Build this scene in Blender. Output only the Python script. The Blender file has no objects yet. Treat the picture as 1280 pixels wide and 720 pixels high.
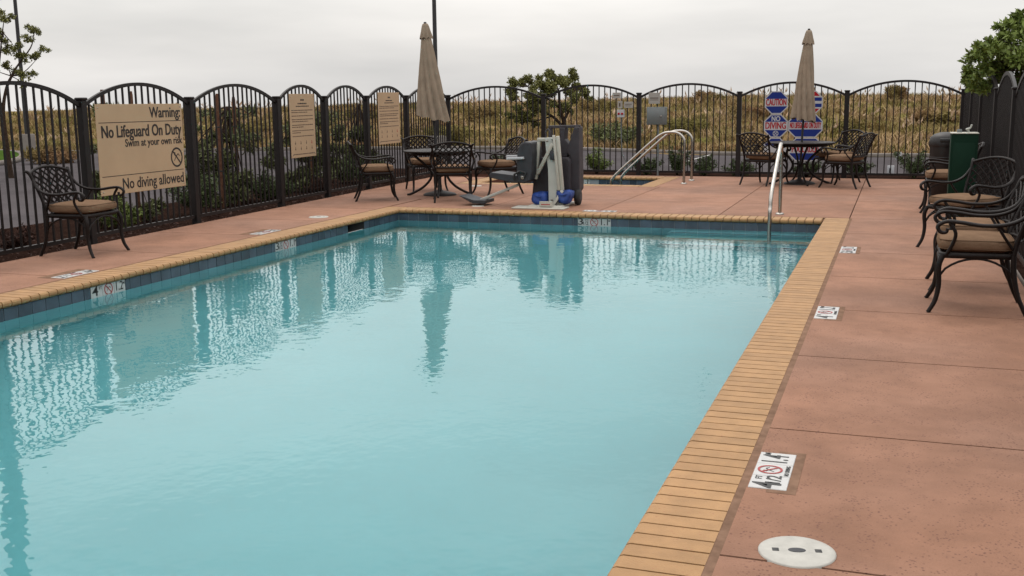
import bpy, bmesh, math, random
import numpy as np
from mathutils import Vector, Matrix

random.seed(7)
RNG = np.random.default_rng(7)
R = math.radians
scn = bpy.context.scene
COL = scn.collection

# ------------------------------------------------------------------ camera
F, PITCH, YAW, ROLL, EYE = 1352.54, 0.175773, 0.343141, -0.011384, 1.57
fw = Vector((-math.sin(YAW) * math.cos(PITCH), math.cos(YAW) * math.cos(PITCH), -math.sin(PITCH)))
r0 = Vector((math.cos(YAW), math.sin(YAW), 0)); u0 = r0.cross(fw)
rv = r0 * math.cos(ROLL) + u0 * math.sin(ROLL)
uv = u0 * math.cos(ROLL) - r0 * math.sin(ROLL)
cd = bpy.data.cameras.new('camera'); cam = bpy.data.objects.new('camera', cd); COL.objects.link(cam)
cd.sensor_width = 36; cd.lens = F / 1280 * 36; cd.clip_start = .05; cd.clip_end = 3000
cam.matrix_world = Matrix(((rv.x, uv.x, -fw.x, 0), (rv.y, uv.y, -fw.y, 0), (rv.z, uv.z, -fw.z, EYE), (0, 0, 0, 1)))
scn.camera = cam

# ------------------------------------------------------------------ overcast sky, soft sun, exposure
world = bpy.data.worlds.new('World'); scn.world = world; world.use_nodes = True
nt = world.node_tree; nt.nodes.clear()
def N(t, **kw):
    n = nt.nodes.new(t)
    for k, v in kw.items(): setattr(n, k, v)
    return n
out = N('ShaderNodeOutputWorld'); bg = N('ShaderNodeBackground')
sky = N('ShaderNodeTexSky', sky_type='NISHITA'); sky.sun_disc = False
SUN_EL, SUN_AZ = 58, -35            # azimuth measured from +Y towards +X
sky.sun_elevation = R(SUN_EL); sky.sun_rotation = R(SUN_AZ); sky.dust_density = 4; sky.air_density = 1.5
sk = N('ShaderNodeMix', data_type='RGBA', blend_type='MULTIPLY'); sk.inputs[0].default_value = 1
sk.inputs[7].default_value = (.10, .10, .10, 1)
nt.links.new(sky.outputs[0], sk.inputs[6])
tc = N('ShaderNodeTexCoord'); mp = N('ShaderNodeMapping'); mp.inputs['Scale'].default_value = (1, 1, 5.5)
mp.inputs['Location'].default_value = (.3, 1.1, .2)
nt.links.new(tc.outputs['Generated'], mp.inputs[0])
nz = N('ShaderNodeTexNoise'); nz.inputs['Scale'].default_value = 1.7; nz.inputs['Detail'].default_value = 5; nz.inputs['Roughness'].default_value = .5
nt.links.new(mp.outputs[0], nz.inputs[0])
rp = N('ShaderNodeValToRGB'); rp.color_ramp.elements[0].position = .33; rp.color_ramp.elements[1].position = .66
rp.color_ramp.elements[0].color = (.58, .58, .578, 1); rp.color_ramp.elements[1].color = (.90, .875, .85, 1)
nt.links.new(nz.outputs[0], rp.inputs[0])
mx = N('ShaderNodeMix', data_type='RGBA'); mx.inputs[0].default_value = .90
nt.links.new(sk.outputs[2], mx.inputs[6]); nt.links.new(rp.outputs[0], mx.inputs[7])
nt.links.new(mx.outputs[2], bg.inputs[0])
sep = N('ShaderNodeSeparateXYZ'); nt.links.new(tc.outputs['Generated'], sep.inputs[0])       # overcast sky: the zenith is brighter than the horizon
zc = N('ShaderNodeMath', operation='MAXIMUM'); zc.inputs[1].default_value = 0; nt.links.new(sep.outputs[2], zc.inputs[0])
za = N('ShaderNodeMath', operation='MULTIPLY_ADD'); za.inputs[1].default_value = 1.7; za.inputs[2].default_value = .97; nt.links.new(zc.outputs[0], za.inputs[0])
nt.links.new(za.outputs[0], bg.inputs[1])
nt.links.new(bg.outputs[0], out.inputs[0])

sl = bpy.data.lights.new('sun', 'SUN'); sl.energy = .55; sl.angle = R(28); sl.color = (1, .95, .88)
sun = bpy.data.objects.new('sun', sl); COL.objects.link(sun)
sd = Vector((math.sin(R(SUN_AZ)) * math.cos(R(SUN_EL)), math.cos(R(SUN_AZ)) * math.cos(R(SUN_EL)), math.sin(R(SUN_EL))))
sun.rotation_euler = sd.to_track_quat('Z', 'Y').to_euler(); sun.location = sd * 50
scn.view_settings.view_transform = 'Standard'; scn.view_settings.look = 'None'
scn.view_settings.exposure = 0.15; scn.view_settings.gamma = 1; scn.view_settings.use_curve_mapping = False
scn.cycles.use_denoising = True; scn.cycles.max_bounces = 10; scn.cycles.transparent_max_bounces = 12
scn.cycles.transmission_bounces = 8; scn.cycles.caustics_refractive = True; scn.cycles.caustics_reflective = False
scn.cycles.sample_clamp_indirect = 6

# ------------------------------------------------------------------ photograph pixel -> direction -> point on a known plane
def ray(px, py): return fw + rv * ((px - 640) / F) - uv * ((py - 360) / F)
EY = Vector((0, 0, EYE))
def on_z(px, py, z=0.0): d = ray(px, py); return EY + d * ((z - EYE) / d.z)
def on_x(px, py, x): d = ray(px, py); return EY + d * (x / d.x)
def on_y(px, py, y): d = ray(px, py); return EY + d * (y / d.y)

# ------------------------------------------------------------------ materials
MATS = {}; ALB = .60
def mat(name, col, rough=.6, metal=0., spec=.5, var=None, vscale=4., vamt=.25, bump=0., bscale=40., rnd=0., speck=None, col2=None, c2scale=1., c2lo=.45, c2hi=.6, island=0., coat=0.):
    if name in MATS: return MATS[name]
    if rough >= .9: spec = 0.            # dry, matt surfaces: no sheen at grazing angles
    col = tuple(c_ * ALB for c_ in col); col2 = tuple(c_ * ALB for c_ in col2) if col2 else None
    m = bpy.data.materials.new(name); m.use_nodes = True; t = m.node_tree; b = t.nodes['Principled BSDF']
    b.inputs['Roughness'].default_value = rough; b.inputs['Metallic'].default_value = metal; b.inputs['Specular IOR Level'].default_value = spec
    b.inputs['Coat Weight'].default_value = coat
    tcn = t.nodes.new('ShaderNodeTexCoord'); L = t.links.new
    geo = t.nodes.new('ShaderNodeNewGeometry')
    pos = geo.outputs['Position']
    def mixn(fac, a, c, mode='MIX'):
        n = t.nodes.new('ShaderNodeMix'); n.data_type = 'RGBA'; n.blend_type = mode
        for i, v in ((0, fac), (6, a), (7, c)):
            if hasattr(v, 'node'): L(v, n.inputs[i])
            else: n.inputs[i].default_value = v if i == 0 else (*v[:3], 1)
        return n.outputs[2]
    def noise(sc, det=4, ro=.55):
        n = t.nodes.new('ShaderNodeTexNoise'); n.inputs['Scale'].default_value = sc; n.inputs['Detail'].default_value = det; n.inputs['Roughness'].default_value = ro
        L(pos, n.inputs[0]); return n.outputs[0]
    def ramp(x, lo, hi, a=0., c=1.):
        n = t.nodes.new('ShaderNodeMapRange'); n.inputs[1].default_value = lo; n.inputs[2].default_value = hi; n.inputs[3].default_value = a; n.inputs[4].default_value = c
        L(x, n.inputs[0]); return n.outputs[0]
    c = col
    if col2 is not None: c = mixn(ramp(noise(c2scale), c2lo, c2hi), c, col2)
    if var is not None:
        k = ramp(noise(vscale), .3, .7, 1 - vamt, 1 + vamt)
        n = t.nodes.new('ShaderNodeCombineColor'); [L(k, n.inputs[i]) for i in range(3)]
        c = mixn(1., c, n.outputs[0], 'MULTIPLY')
    if name.startswith('salmon'):
        for sc_, am_ in ((.65, .10), (6.5, .07)):
            k = ramp(noise(sc_, 6, .6), .32, .68, 1 - am_, 1 + am_)
            n = t.nodes.new('ShaderNodeCombineColor'); [L(k, n.inputs[i]) for i in range(3)]
            c = mixn(1., c, n.outputs[0], 'MULTIPLY')
    if rnd > 0:
        oi = t.nodes.new('ShaderNodeObjectInfo'); k = ramp(oi.outputs['Random'], 0, 1, 1 - rnd, 1 + rnd)
        n = t.nodes.new('ShaderNodeCombineColor'); [L(k, n.inputs[i]) for i in range(3)]
        c = mixn(1., c, n.outputs[0], 'MULTIPLY')
    if island > 0:
        k = ramp(geo.outputs['Random Per Island'], 0, 1, 1 - island, 1 + island)
        n = t.nodes.new('ShaderNodeCombineColor'); [L(k, n.inputs[i]) for i in range(3)]
        c = mixn(1., c, n.outputs[0], 'MULTIPLY')
    if speck:
        sc, thr, scol = speck
        v = t.nodes.new('ShaderNodeTexVoronoi'); v.inputs['Scale'].default_value = sc; L(pos, v.inputs[0])
        msk = ramp(v.outputs['Distance'], thr * .7, thr, 1, 0)
        msk2 = ramp(noise(sc * .12, 2), .40, .56)
        mm = t.nodes.new('ShaderNodeMath'); mm.operation = 'MULTIPLY'; L(msk, mm.inputs[0]); L(msk2, mm.inputs[1])
        c = mixn(mm.outputs[0], c, scol)
    if hasattr(c, 'node'): L(c, b.inputs['Base Color'])
    else: b.inputs['Base Color'].default_value = (*c[:3], 1)
    if bump > 0:
        bn = t.nodes.new('ShaderNodeBump'); bn.inputs['Strength'].default_value = bump; bn.inputs['Distance'].default_value = .01
        L(noise(bscale, 3), bn.inputs['Height']); L(bn.outputs[0], b.inputs['Normal'])
    MATS[name] = m; return m

BRONZE = mat('bronze fence paint', (.0125, .0078, .0075), .50, 0, .30, var=1, vscale=12, vamt=.2, rnd=.12)
CHAIRM = mat('cast bronze metal', (.0125, .0066, .0052), .5, 0, .22, var=1, vscale=25, vamt=.35, bump=.25, bscale=70)
CUSH = mat('tan cushion cloth', (.30, .19, .122), .9, 0, .2, var=1, vscale=9, vamt=.13, bump=.5, bscale=55, rnd=.08)
PIPE = mat('cushion piping', (.22, .14, .09), .9, 0, .2)
UMB = mat('taupe umbrella canvas', (.40, .315, .235), .95, 0, .15, var=1, vscale=7, vamt=.12, bump=.4, bscale=30)
DECK = mat('salmon deck concrete', (.428, .220, .139), .8, 0, .2, var=1, vscale=2.2, vamt=.17, speck=(58, .29, (.13, .06, .045)), col2=(.37, .202, .137), c2scale=.55, c2lo=.42, c2hi=.64, bump=.5, bscale=90, rnd=.06)
JOINT = mat('dark joint', (.07, .030, .022), .95, 0, .1)
MORTAR = mat('dark mortar', (.26, .155, .095), .95, 0, .1)
MASTIC = mat('grey brown mastic', (.30, .185, .128), .9, 0, .15, var=1, vscale=14, vamt=.25)
BRICK = mat('golden coping brick', (.52, .295, .130), .65, 0, .3, var=1, vscale=9, vamt=.13, rnd=.085, bump=.3, bscale=120, speck=(38, .2, (.30, .15, .07)))
TILE = mat('slate blue tile', (.080, .105, .145), .25, 0, .5, var=1, vscale=5, vamt=.25, rnd=.25)
GROUT = mat('tile grout', (.40, .42, .45), .8)
WHITE = mat('white tile', (.70, .69, .67), .35, 0, .5, var=1, vscale=18, vamt=.10)
LIDM = mat('white plastic lid', (.62, .60, .54), .5, 0, .4, var=1, vscale=16, vamt=.12, bump=.2, bscale=60)
BLACK = mat('black glaze', (.012, .012, .012), .5)
RED = mat('red glaze', (.45, .035, .03), .5)
PLASTER = mat('pale aqua plaster', (.245, .755, .81), .85, 0, .2, var=1, vscale=.8, vamt=.05)
STEEL = mat('stainless steel', (.62, .58, .53), .22, 1.)
SIGN = mat('tan sign board', (.67, .475, .30), .8, 0, .15, var=1, vscale=3, vamt=.05)
INK = mat('dark brown ink', (.022, .013, .010), .7)
FADEINK = mat('faded brown ink', (.12, .075, .05), .8)
ALUM = mat('ivory powder coat', (.66, .63, .54), .45, 0, .45, var=1, vscale=8, vamt=.06)
ALUM2 = mat('pale green white powder coat', (.68, .69, .63), .45, 0, .45, var=1, vscale=8, vamt=.06)
GREYPL = mat('charcoal plastic', (.045, .047, .055), .55, 0, .4, var=1, vscale=12, vamt=.2, bump=.3, bscale=60)
PURPL = mat('plum grey plastic', (.060, .052, .060), .6, 0, .35, var=1, vscale=8, vamt=.2, bump=.4, bscale=50)
BLUE = mat('blue bag plastic', (.008, .055, .30), .6, 0, .5, var=1, vscale=9, vamt=.4)
RUBBER = mat('black rubber', (.018, .017, .018), .8)
GREENBOX = mat('dark green paint', (.0035, .027, .013), .7, 0, .12, var=1, vscale=5, vamt=.12)
BINM = mat('dark brown bin', (.012, .007, .006), .45, 0, .4, var=1, vscale=10, vamt=.3)
BOXGREY = mat('grey enamel', (.215, .235, .235), .5, 0, .4, var=1, vscale=10, vamt=.06)
SIGNW = mat('white sign', (.66, .66, .68), .7, 0, .12)
SIGNB = mat('blue sign', (.022, .045, .26), .7, 0, .12)
SIGNR = mat('red sign', (.50, .02, .03), .7, 0, .12)
SMALLSIGN = mat('pale small sign', (.46, .43, .39), .6)
ASPH = mat('asphalt', (.125, .112, .116), 1., 0, .03, var=1, vscale=.5, vamt=.18, speck=(60, .25, (.16, .155, .15)), bump=.4, bscale=70)
PAINTW = mat('road paint', (.62, .60, .57), .8, 0, .3, var=1, vscale=10, vamt=.2)
KERB = mat('concrete kerb', (.30, .265, .24), .95, 0, .05, var=1, vscale=3, vamt=.15, bump=.3)
MULCH = mat('dark bark mulch', (.034, .019, .015), .95, 0, .2, var=1, vscale=20, vamt=.55, bump=1., bscale=45, speck=(30, .3, (.06, .035, .025)))
SOIL = mat('dry levee soil', (.36, .25, .12), .95, 0, .1, var=1, vscale=.6, vamt=.3, col2=(.22, .20, .06), c2scale=.22, c2lo=.45, c2hi=.58)
GRASSD = mat('dry grass', (.60, .415, .24), .95, 0, .1, col2=(.34, .26, .115), c2scale=.16, c2lo=.44, c2hi=.60, island=.16)
GRASSG = mat('olive grass', (.29, .25, .09), .95, 0, .1, col2=(.37, .225, .12), c2scale=.30, c2lo=.46, c2hi=.62, island=.18)
PLUME = mat('pampas plume', (.80, .60, .42), .95, 0, .1, island=.18)
LAWN = mat('lawn', (.07, .125, .025), .9, 0, .2, var=1, vscale=4, vamt=.3)
LEAF1 = mat('dark olive leaf', (.24, .24, .07), .6, 0, .2, island=.45)
LEAF2 = mat('fresh green leaf', (.21, .275, .055), .55, 0, .3, island=.45)
LEAF3 = mat('grey green leaf', (.165, .185, .065), .6, 0, .3, island=.4)
LEAF4 = mat('juniper needle', (.095, .13, .042), .7, 0, .25, island=.4)
LEAFR = mat('reddish ground leaf', (.10, .045, .032), .7, 0, .25, island=.5)
BARK = mat('bark', (.070, .048, .036), .95, 0, .2, var=1, vscale=20, vamt=.4)
STAKE = mat('weathered wood stake', (.17, .085, .055), .9, 0, .2, var=1, vscale=18, vamt=.3)
LAMPM = mat('dark lamp pole', (.020, .018, .020), .5)

def water_mat(name, tint):
    m = bpy.data.materials.new(name); m.use_nodes = True; t = m.node_tree; t.nodes.clear(); L = t.links.new
    o = t.nodes.new('ShaderNodeOutputMaterial'); g = t.nodes.new('ShaderNodeBsdfGlass')
    g.inputs['IOR'].default_value = 1.46; g.inputs['Roughness'].default_value = 0.0; g.inputs['Color'].default_value = (*tint, 1)
    ge = t.nodes.new('ShaderNodeNewGeometry')
    def nz_(sc, det, st, prev=None):
        mp_ = t.nodes.new('ShaderNodeMapping'); mp_.inputs['Scale'].default_value = (1, 1, 1); mp_.inputs['Rotation'].default_value = (0, 0, .5)
        L(ge.outputs['Position'], mp_.inputs[0])
        n = t.nodes.new('ShaderNodeTexNoise'); n.inputs['Scale'].default_value = sc; n.inputs['Detail'].default_value = det; L(mp_.outputs[0], n.inputs[0])
        b = t.nodes.new('ShaderNodeBump'); b.inputs['Strength'].default_value = 1; b.inputs['Distance'].default_value = st
        L(n.outputs[0], b.inputs['Height'])
        if prev: L(prev, b.inputs['Normal'])
        return b.outputs[0]
    b = nz_(1.1, 1, .0035); b = nz_(4.5, 1, .0020, b); b = nz_(13, 1, .0012, b)
    L(b, g.inputs['Normal']); L(g.outputs[0], o.inputs[0]); return m
WATER = water_mat('pool water', (.93, .985, .99))

# ------------------------------------------------------------------ mesh builder
class MB:
    def __init__(s): s.v = []; s.f = []; s.sm = []
    def add(s, vs, fs, smooth=False, M=None):
        o = len(s.v)
        s.v += [tuple((M @ Vector(v)) if M is not None else v) for v in vs]
        for f in fs: s.f.append([i + o for i in f]); s.sm.append(smooth)
        return s
    def box(s, lo, hi, M=None):
        x0, y0, z0 = lo; x1, y1, z1 = hi
        return s.add([(x0, y0, z0), (x1, y0, z0), (x1, y1, z0), (x0, y1, z0), (x0, y0, z1), (x1, y0, z1), (x1, y1, z1), (x0, y1, z1)],
                     [(0, 3, 2, 1), (4, 5, 6, 7), (0, 1, 5, 4), (1, 2, 6, 5), (2, 3, 7, 6), (3, 0, 4, 7)], False, M)
    def rbox(s, lo, hi, bev=.01, seg=2, M=None, smooth=True):
        bm = bmesh.new(); bmesh.ops.create_cube(bm, size=1)
        for v in bm.verts: v.co = Vector([(lo[i] + hi[i]) / 2 + v.co[i] * (hi[i] - lo[i]) for i in range(3)])
        bmesh.ops.bevel(bm, geom=list(bm.edges), offset=bev, segments=seg, affect='EDGES', profile=.5)
        bm.verts.index_update(); s.add([tuple(v.co) for v in bm.verts], [[v.index for v in f.verts] for f in bm.faces], smooth, M); bm.free(); return s
    def tube(s, pts, rad, n=8, cap=True, closed=False, M=None, flat=None):
        P = [Vector(p) for p in pts]; k = len(P)
        rr = rad if hasattr(rad, '__len__') else [rad] * k
        T = []
        for i in range(k):
            a = P[(i - 1) % k] if (closed or i > 0) else P[i]; b = P[(i + 1) % k] if (closed or i < k - 1) else P[i]
            T.append((b - a).normalized())
        up = Vector((0, 0, 1)) if abs(T[0].z) < .9 else Vector((1, 0, 0))
        nrm = (up - T[0] * up.dot(T[0])).normalized(); vs = []
        for i in range(k):
            nrm = (nrm - T[i] * nrm.dot(T[i])).normalized(); bn = T[i].cross(nrm)
            for j in range(n):
                a = 2 * math.pi * (j + .5) / n
                c, d = math.cos(a), math.sin(a)
                if flat: c *= flat[0]; d *= flat[1]
                vs.append(tuple(P[i] + (nrm * c + bn * d) * rr[i]))
        fs = []
        for i in range(k if closed else k - 1):
            for j in range(n):
                a, b = i * n + j, i * n + (j + 1) % n; c, d = ((i + 1) % k) * n + (j + 1) % n, ((i + 1) % k) * n + j
                fs.append((a, b, c, d))
        s.add(vs, fs, n > 4, M)
        if cap and not closed: s.add(vs[:n], [list(range(n))[::-1]], False, M); s.add(vs[-n:], [list(range(n))], False, M)
        return s
    def lathe(s, prof, n=20, M=None, smooth=True, cap=True):
        vs = []; fs = []
        for r, z in prof:
            for j in range(n): a = 2 * math.pi * j / n; vs.append((r * math.cos(a), r * math.sin(a), z))
        for i in range(len(prof) - 1):
            for j in range(n): fs.append((i * n + j, i * n + (j + 1) % n, (i + 1) * n + (j + 1) % n, (i + 1) * n + j))
        s.add(vs, fs, smooth, M)
        if cap: s.add(vs[:n], [list(range(n))[::-1]], False, M); s.add(vs[-n:], [list(range(n))], False, M)
        return s
    def prism(s, poly, z0, z1, M=None):
        n = len(poly); vs = [(x, y, z0) for x, y in poly] + [(x, y, z1) for x, y in poly]
        fs = [list(range(n))[::-1], list(range(n, 2 * n))] + [(i, (i + 1) % n, n + (i + 1) % n, n + i) for i in range(n)]
        return s.add(vs, fs, False, M)
    def mesh(s, name, m):
        me = bpy.data.meshes.new(name); me.from_pydata(s.v, [], s.f)
        me.polygons.foreach_set('use_smooth', s.sm)
        me.materials.append(m); me.update(); return me
    def build(s, name, m, parent=None, M=None): return link(name, s.mesh(name, m), parent, M)

def link(name, me, parent=None, M=None):
    o = bpy.data.objects.new(name, me); COL.objects.link(o)
    if parent is not None: o.parent = parent
    if M is not None: o.matrix_local = M
    return o
def tag(o, label=None, cat=None, group=None, kind=None):
    if label: o['label'] = label
    if cat: o['category'] = cat
    if group: o['group'] = group
    if kind: o['kind'] = kind
    return o
def empty(name, loc=(0, 0, 0), rz=0, label=None, cat=None, group=None, M=None):
    o = bpy.data.objects.new(name, None); COL.objects.link(o); o.empty_display_size = .1
    if M is not None: o.matrix_world = M
    else: o.location = loc; o.rotation_euler = (0, 0, rz)
    return tag(o, label, cat, group)
def copy_tree(o, parent=None):
    c = o.copy(); COL.objects.link(c); c.parent = parent
    for ch in [x for x in o.children]: copy_tree(ch, c)
    return c
def frame(origin, xdir, up):
    x = Vector(xdir).normalized(); z = x.cross(Vector(up)).normalized(); y = z.cross(x)
    return Matrix(((x.x, y.x, z.x, origin[0]), (x.y, y.y, z.y, origin[1]), (x.z, y.z, z.z, origin[2]), (0, 0, 0, 1)))
def smooth_path(pts, n=6, closed=False):
    P = [Vector(p) for p in pts]; k = len(P); o = []
    for i in range(k if closed else k - 1):
        g = lambda j: P[j % k] if closed else P[max(0, min(k - 1, j))]
        a, b, c, d = g(i - 1), g(i), g(i + 1), g(i + 2)
        for q in range(n):
            t = q / n
            o.append(.5 * ((2 * b) + (c - a) * t + (2 * a - 5 * b + 4 * c - d) * t * t + (3 * b - a - 3 * c + d) * t ** 3))
    if not closed: o.append(P[-1])
    return o
def lettering(name, body, size, m, parent, M, width=None, ax='CENTER', thick=.0006, sx=1., bold=.012, heavy=0.):
    cu = bpy.data.curves.new('t', 'FONT'); cu.body = body; cu.size = size; cu.align_x = ax; cu.align_y = 'CENTER'; cu.extrude = thick; cu.resolution_u = 3; cu.offset = bold * size
    t = bpy.data.objects.new('t', cu); me = bpy.data.meshes.new_from_object(t)
    bpy.data.objects.remove(t)
    xs = [v.co.x for v in me.vertices]
    if width and xs: sx = width / (max(xs) - min(xs))
    for v in me.vertices: v.co.x *= sx
    if heavy:      # heavier stroke: the same outline again, a hair to the side and a hair proud
        bm = bmesh.new(); bm.from_mesh(me); d_ = bmesh.ops.duplicate(bm, geom=list(bm.verts) + list(bm.edges) + list(bm.faces))
        for v in d_['geom']:
            if isinstance(v, bmesh.types.BMVert): v.co.x -= heavy; v.co.z += .0004
        bm.to_mesh(me); bm.free()
    me.materials.clear(); me.materials.append(m)
    return link(name, me, parent, M)
def T(x, y, z=0): return Matrix.Translation((x, y, z))

# ================================================================== SETTING
# measured layout (metres, camera over the origin, pool's long side along +Y)
XR_O, XR_I = -.552, -.857          # coping right: outer, inner
XL_O, XL_I = -6.967, -6.662        # coping left
YF_O, YF_I = 14.22, 13.915         # coping far
YN = 1.95
WR, WL, WF = -.825, -6.694, 13.947 # pool walls
WZ = -.155                        # water level
def fenceX(y): return -8.45 - .035 * (y - 8.5)
FB = 21.05                         # back fence
FR = 1.09                          # right fence
SX0, SX1, SY0, SY1 = -7.6, -3.95, 18.4, 20.75   # spa coping outer

# --- ground: one sheet with the levee, a hole where the pool terrace stands
BLX = (-90, -28, -20, -13, -9, -6, -2, 60); BLY = (22, 29, 32.3, 34.2, 33.6, 31.6, 30.9, 36)
def bermline(x): return float(np.interp(x, BLX, BLY))
def gz(x, y):
    s = (y - bermline(x)) / 1.011
    if s <= 0: return -.17
    top = 1.22 - .38 * min(1, max(0, (-x - 8) / 30)) + .05 * math.sin(x * .31) * math.sin(y * .2)
    a = min(1, s / 25); up = a * a * (3 - 2 * a)
    z = -.17 + (top + .17) * (0.35 * a + .65 * up)
    z += min(1, s / 3) * min(1, max(0, (27 - s) / 6)) * (.10 * math.sin(x * 1.3 + 1.7 * math.sin(y * .6)) * math.sin(y * 1.1 + math.sin(x * .8)) + .06 * math.sin(x * 2.9 + y * 1.7))
    if s > 29: b = min(1, (s - 29) / 90); z -= (top + 4.2) * b * b * (3 - 2 * b)
    return z
def axis(a, b, keys, fine0, fine1, step, big):
    v = set(keys); x = fine0
    while x <= fine1: v.add(round(x, 3)); x += step
    x = fine1
    while x < b: x += big; v.add(round(min(x, b), 3))
    x = fine0
    while x > a: x -= big; v.add(round(max(x, a), 3))
    return sorted(v)
GX = axis(-500, 500, (-9.3, 1.75), -60, 40, 1., 40); GY = axis(-300, 560, (-8., 21.45), -10, 90, 1., 40)
mb = MB(); vs = [(x, y, gz(x, y)) for y in GY for x in GX]; nx = len(GX); fs = []
for j in range(len(GY) - 1):
    for i in range(nx - 1):
        if GX[i] >= -9.3 and GX[i + 1] <= 1.75 and GY[j] >= -8 and GY[j + 1] <= 21.45: continue
        fs.append((j * nx + i, j * nx + i + 1, (j + 1) * nx + i + 1, (j + 1) * nx + i))
ground = mb.add(vs, fs, True).build('ground', SOIL); tag(ground, kind='structure')

# --- asphalt lot around the terrace (sheets just over the ground, in front of the levee)
mb = MB()
def strip(x0, x1, y0, n=24):
    for i in range(n):
        a, b = x0 + (x1 - x0) * i / n, x0 + (x1 - x0) * (i + 1) / n
        mb.add([(a, y0, -.163), (b, y0, -.163), (b, bermline(b) - .25, -.163), (a, bermline(a) - .25, -.163)], [(0, 1, 2, 3)])
strip(-70, -9.3, -12); strip(-9.3, 1.75, 21.45); strip(1.75, 60, -12)
lot = mb.build('parking_lot', ASPH); tag(lot, kind='structure')
# kerb at the foot of the levee
kerb = tag(bpy.data.objects.new('kerb', None), 'pale concrete kerb along the foot of the grassy levee', 'kerb'); COL.objects.link(kerb)
for i in range(52):
    a = -70 + 2.5 * i; dd = Vector((2.5, bermline(a + 2.5) - bermline(a), 0)); M = frame((a, bermline(a), -.17), dd, Vector((-dd.y, dd.x, 0)))
    MB().rbox((0.006, -.16, 0), (dd.length - .006, .10, .10), .02, 2, M).build('kerb_stone', KERB, kerb)
# parking lines
for i, (px, py, px2, py2) in enumerate([(838, 207, 893, 192), (1196, 210, 1180, 197)]):
    a, b = on_z(px, py, -.159), on_z(px2, py2, -.159); d = (b - a).normalized(); n_ = Vector((-d.y, d.x, 0)) * .035
    o = MB().add([tuple(a - n_), tuple(a + n_), tuple(b + n_), tuple(b - n_)], [(0, 3, 2, 1)]).build('parking_line', PAINTW); tag(o, kind='structure')

# --- planting beds outside the fences
def clip_bed(name, pts, z, m):
    o = MB().add([(x, y, z) for x, y in pts], [list(range(len(pts)))]).build(name, m); return tag(o, kind='structure')
mb = MB()
def bed(x0, x1, y0, y1, z=-.035, nx_=1, ny_=1): mb.box((x0, y0, -.165), (x1, y1, z))
mb.add([(fenceX(-8) + .06, -8, -.03), (fenceX(21.3) + .06, 21.3, -.03), (-11.0, 21.3, -.05), (-10.6, -8, -.05), (-11.0, 21.3, -.2), (-10.6, -8, -.2)], [(0, 3, 2, 1)[::-1], (2, 3, 5, 4)])
mb.add([(-11.0, 20.98, -.03), (1.6, 20.98, -.03), (1.6, 22.9, -.06), (-11.0, 22.9, -.06), (-11.0, 22.9, -.2), (1.6, 22.9, -.2)], [(0, 1, 2, 3), (3, 2, 5, 4)])
mb.add([(1.0, -8, -.028), (2.9, -8, -.05), (2.9, 22.9, -.05), (1.0, 22.9, -.028), (2.9, -8, -.2), (2.9, 22.9, -.2)], [(0, 1, 2, 3), (1, 4, 5, 2)])
bedo = mb.build('planting_bed', MULCH); tag(bedo, kind='structure')

# --- terrace: dark sub-base with slabs on it
deck = tag(bpy.data.objects.new('pool_deck', None), kind='structure'); COL.objects.link(deck)
mb = MB()
ZB = -.022
mb.box((XR_O + .0, -8, -.3), (1.012, 20.98, ZB))
mb.box((XL_O, YF_O, -.3), (XR_O, SY0, ZB)); mb.box((XL_O, SY1, -.3), (XR_O, 20.98, ZB)); mb.box((SX1, SY0, -.3), (XR_O, SY1, ZB))
mb.box((XL_O, -8, -.3), (XR_O, YN - .305, ZB))
mb.add([(fenceX(-8) + .07, -8, ZB), (XL_O, -8, ZB), (XL_O, 20.98, ZB), (fenceX(20.98) + .07, 20.98, ZB)], [(0, 1, 2, 3)])
mb.build('sub_base', JOINT, deck)
G_ = .0065
def slab(poly):
    return MB().prism(poly, -.05, 0.0).build('deck_slab', DECK, deck)
def rect(x0, x1, y0, y1): slab([(x0 + G_, y0 + G_), (x1 - G_, y0 + G_), (x1 - G_, y1 - G_), (x0 + G_, y1 - G_)])
ys = [14.22 - 1.524 * k for k in range(0, 14)]
for a, b in zip(ys[1:], ys): rect(XR_O + .028, 1.008, a, b)
for a, b in zip([14.22, 15.33, 16.52, 17.7, 18.85, 19.95], [15.33, 16.52, 17.7, 18.85, 19.95, 20.95]): rect(XR_O, 1.008, a, b)
yb = [14.245, 15.9, 17.5, 19.2, 20.95]
for x0, x1 in ((-2.19, XR_O), (-3.85, -2.19)):
    for a, b in zip(yb, yb[1:]): rect(x0, x1, a, b) if x0 > -3.8 or a < 17.4 else None
rect(-3.85, -2.19, 17.5, SY0 - .02); rect(SX1 + .006, -2.19, SY0 - .02, 20.95)
for x0, x1 in ((-5.52, -3.85), (XL_O, -5.52)):
    rect(x0, x1, 14.245, 15.9); rect(x0, x1, 15.9, 17.5); rect(x0, x1, 17.5, SY0 - .02)
rect(XL_O, -3.93, SY1 + .02, 20.95)
rect(SX1 + .025, -3.85, 17.5, 20.95) if False else None
yl = [7.76 + 1.524 * k for k in range(-10, 9)]
for a, b in zip(yl, yl[1:]):
    b = min(b, 20.95)
    if b <= a: continue
    xr = XL_O - .028 if a < 14.0 else XL_O
    def lp(a, b, xr): slab([(fenceX(a) + .12, a + G_), (xr - G_, a + G_), (xr - G_, b - G_), (fenceX(b) + .12, b - G_)])
    if b < SY0: lp(a, b, xr)
    elif a < SY0: lp(a, SY0 - .02, xr); lp(SY0 - .02, b, SX0 - .02)
    elif b <= SY1: lp(a, b, SX0 - .02)
    else: lp(a, SY1 + .02, SX0 - .02); lp(SY1 + .02, b, xr)
rect(XL_O, XR_O, -4, YN - .33); 
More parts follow.
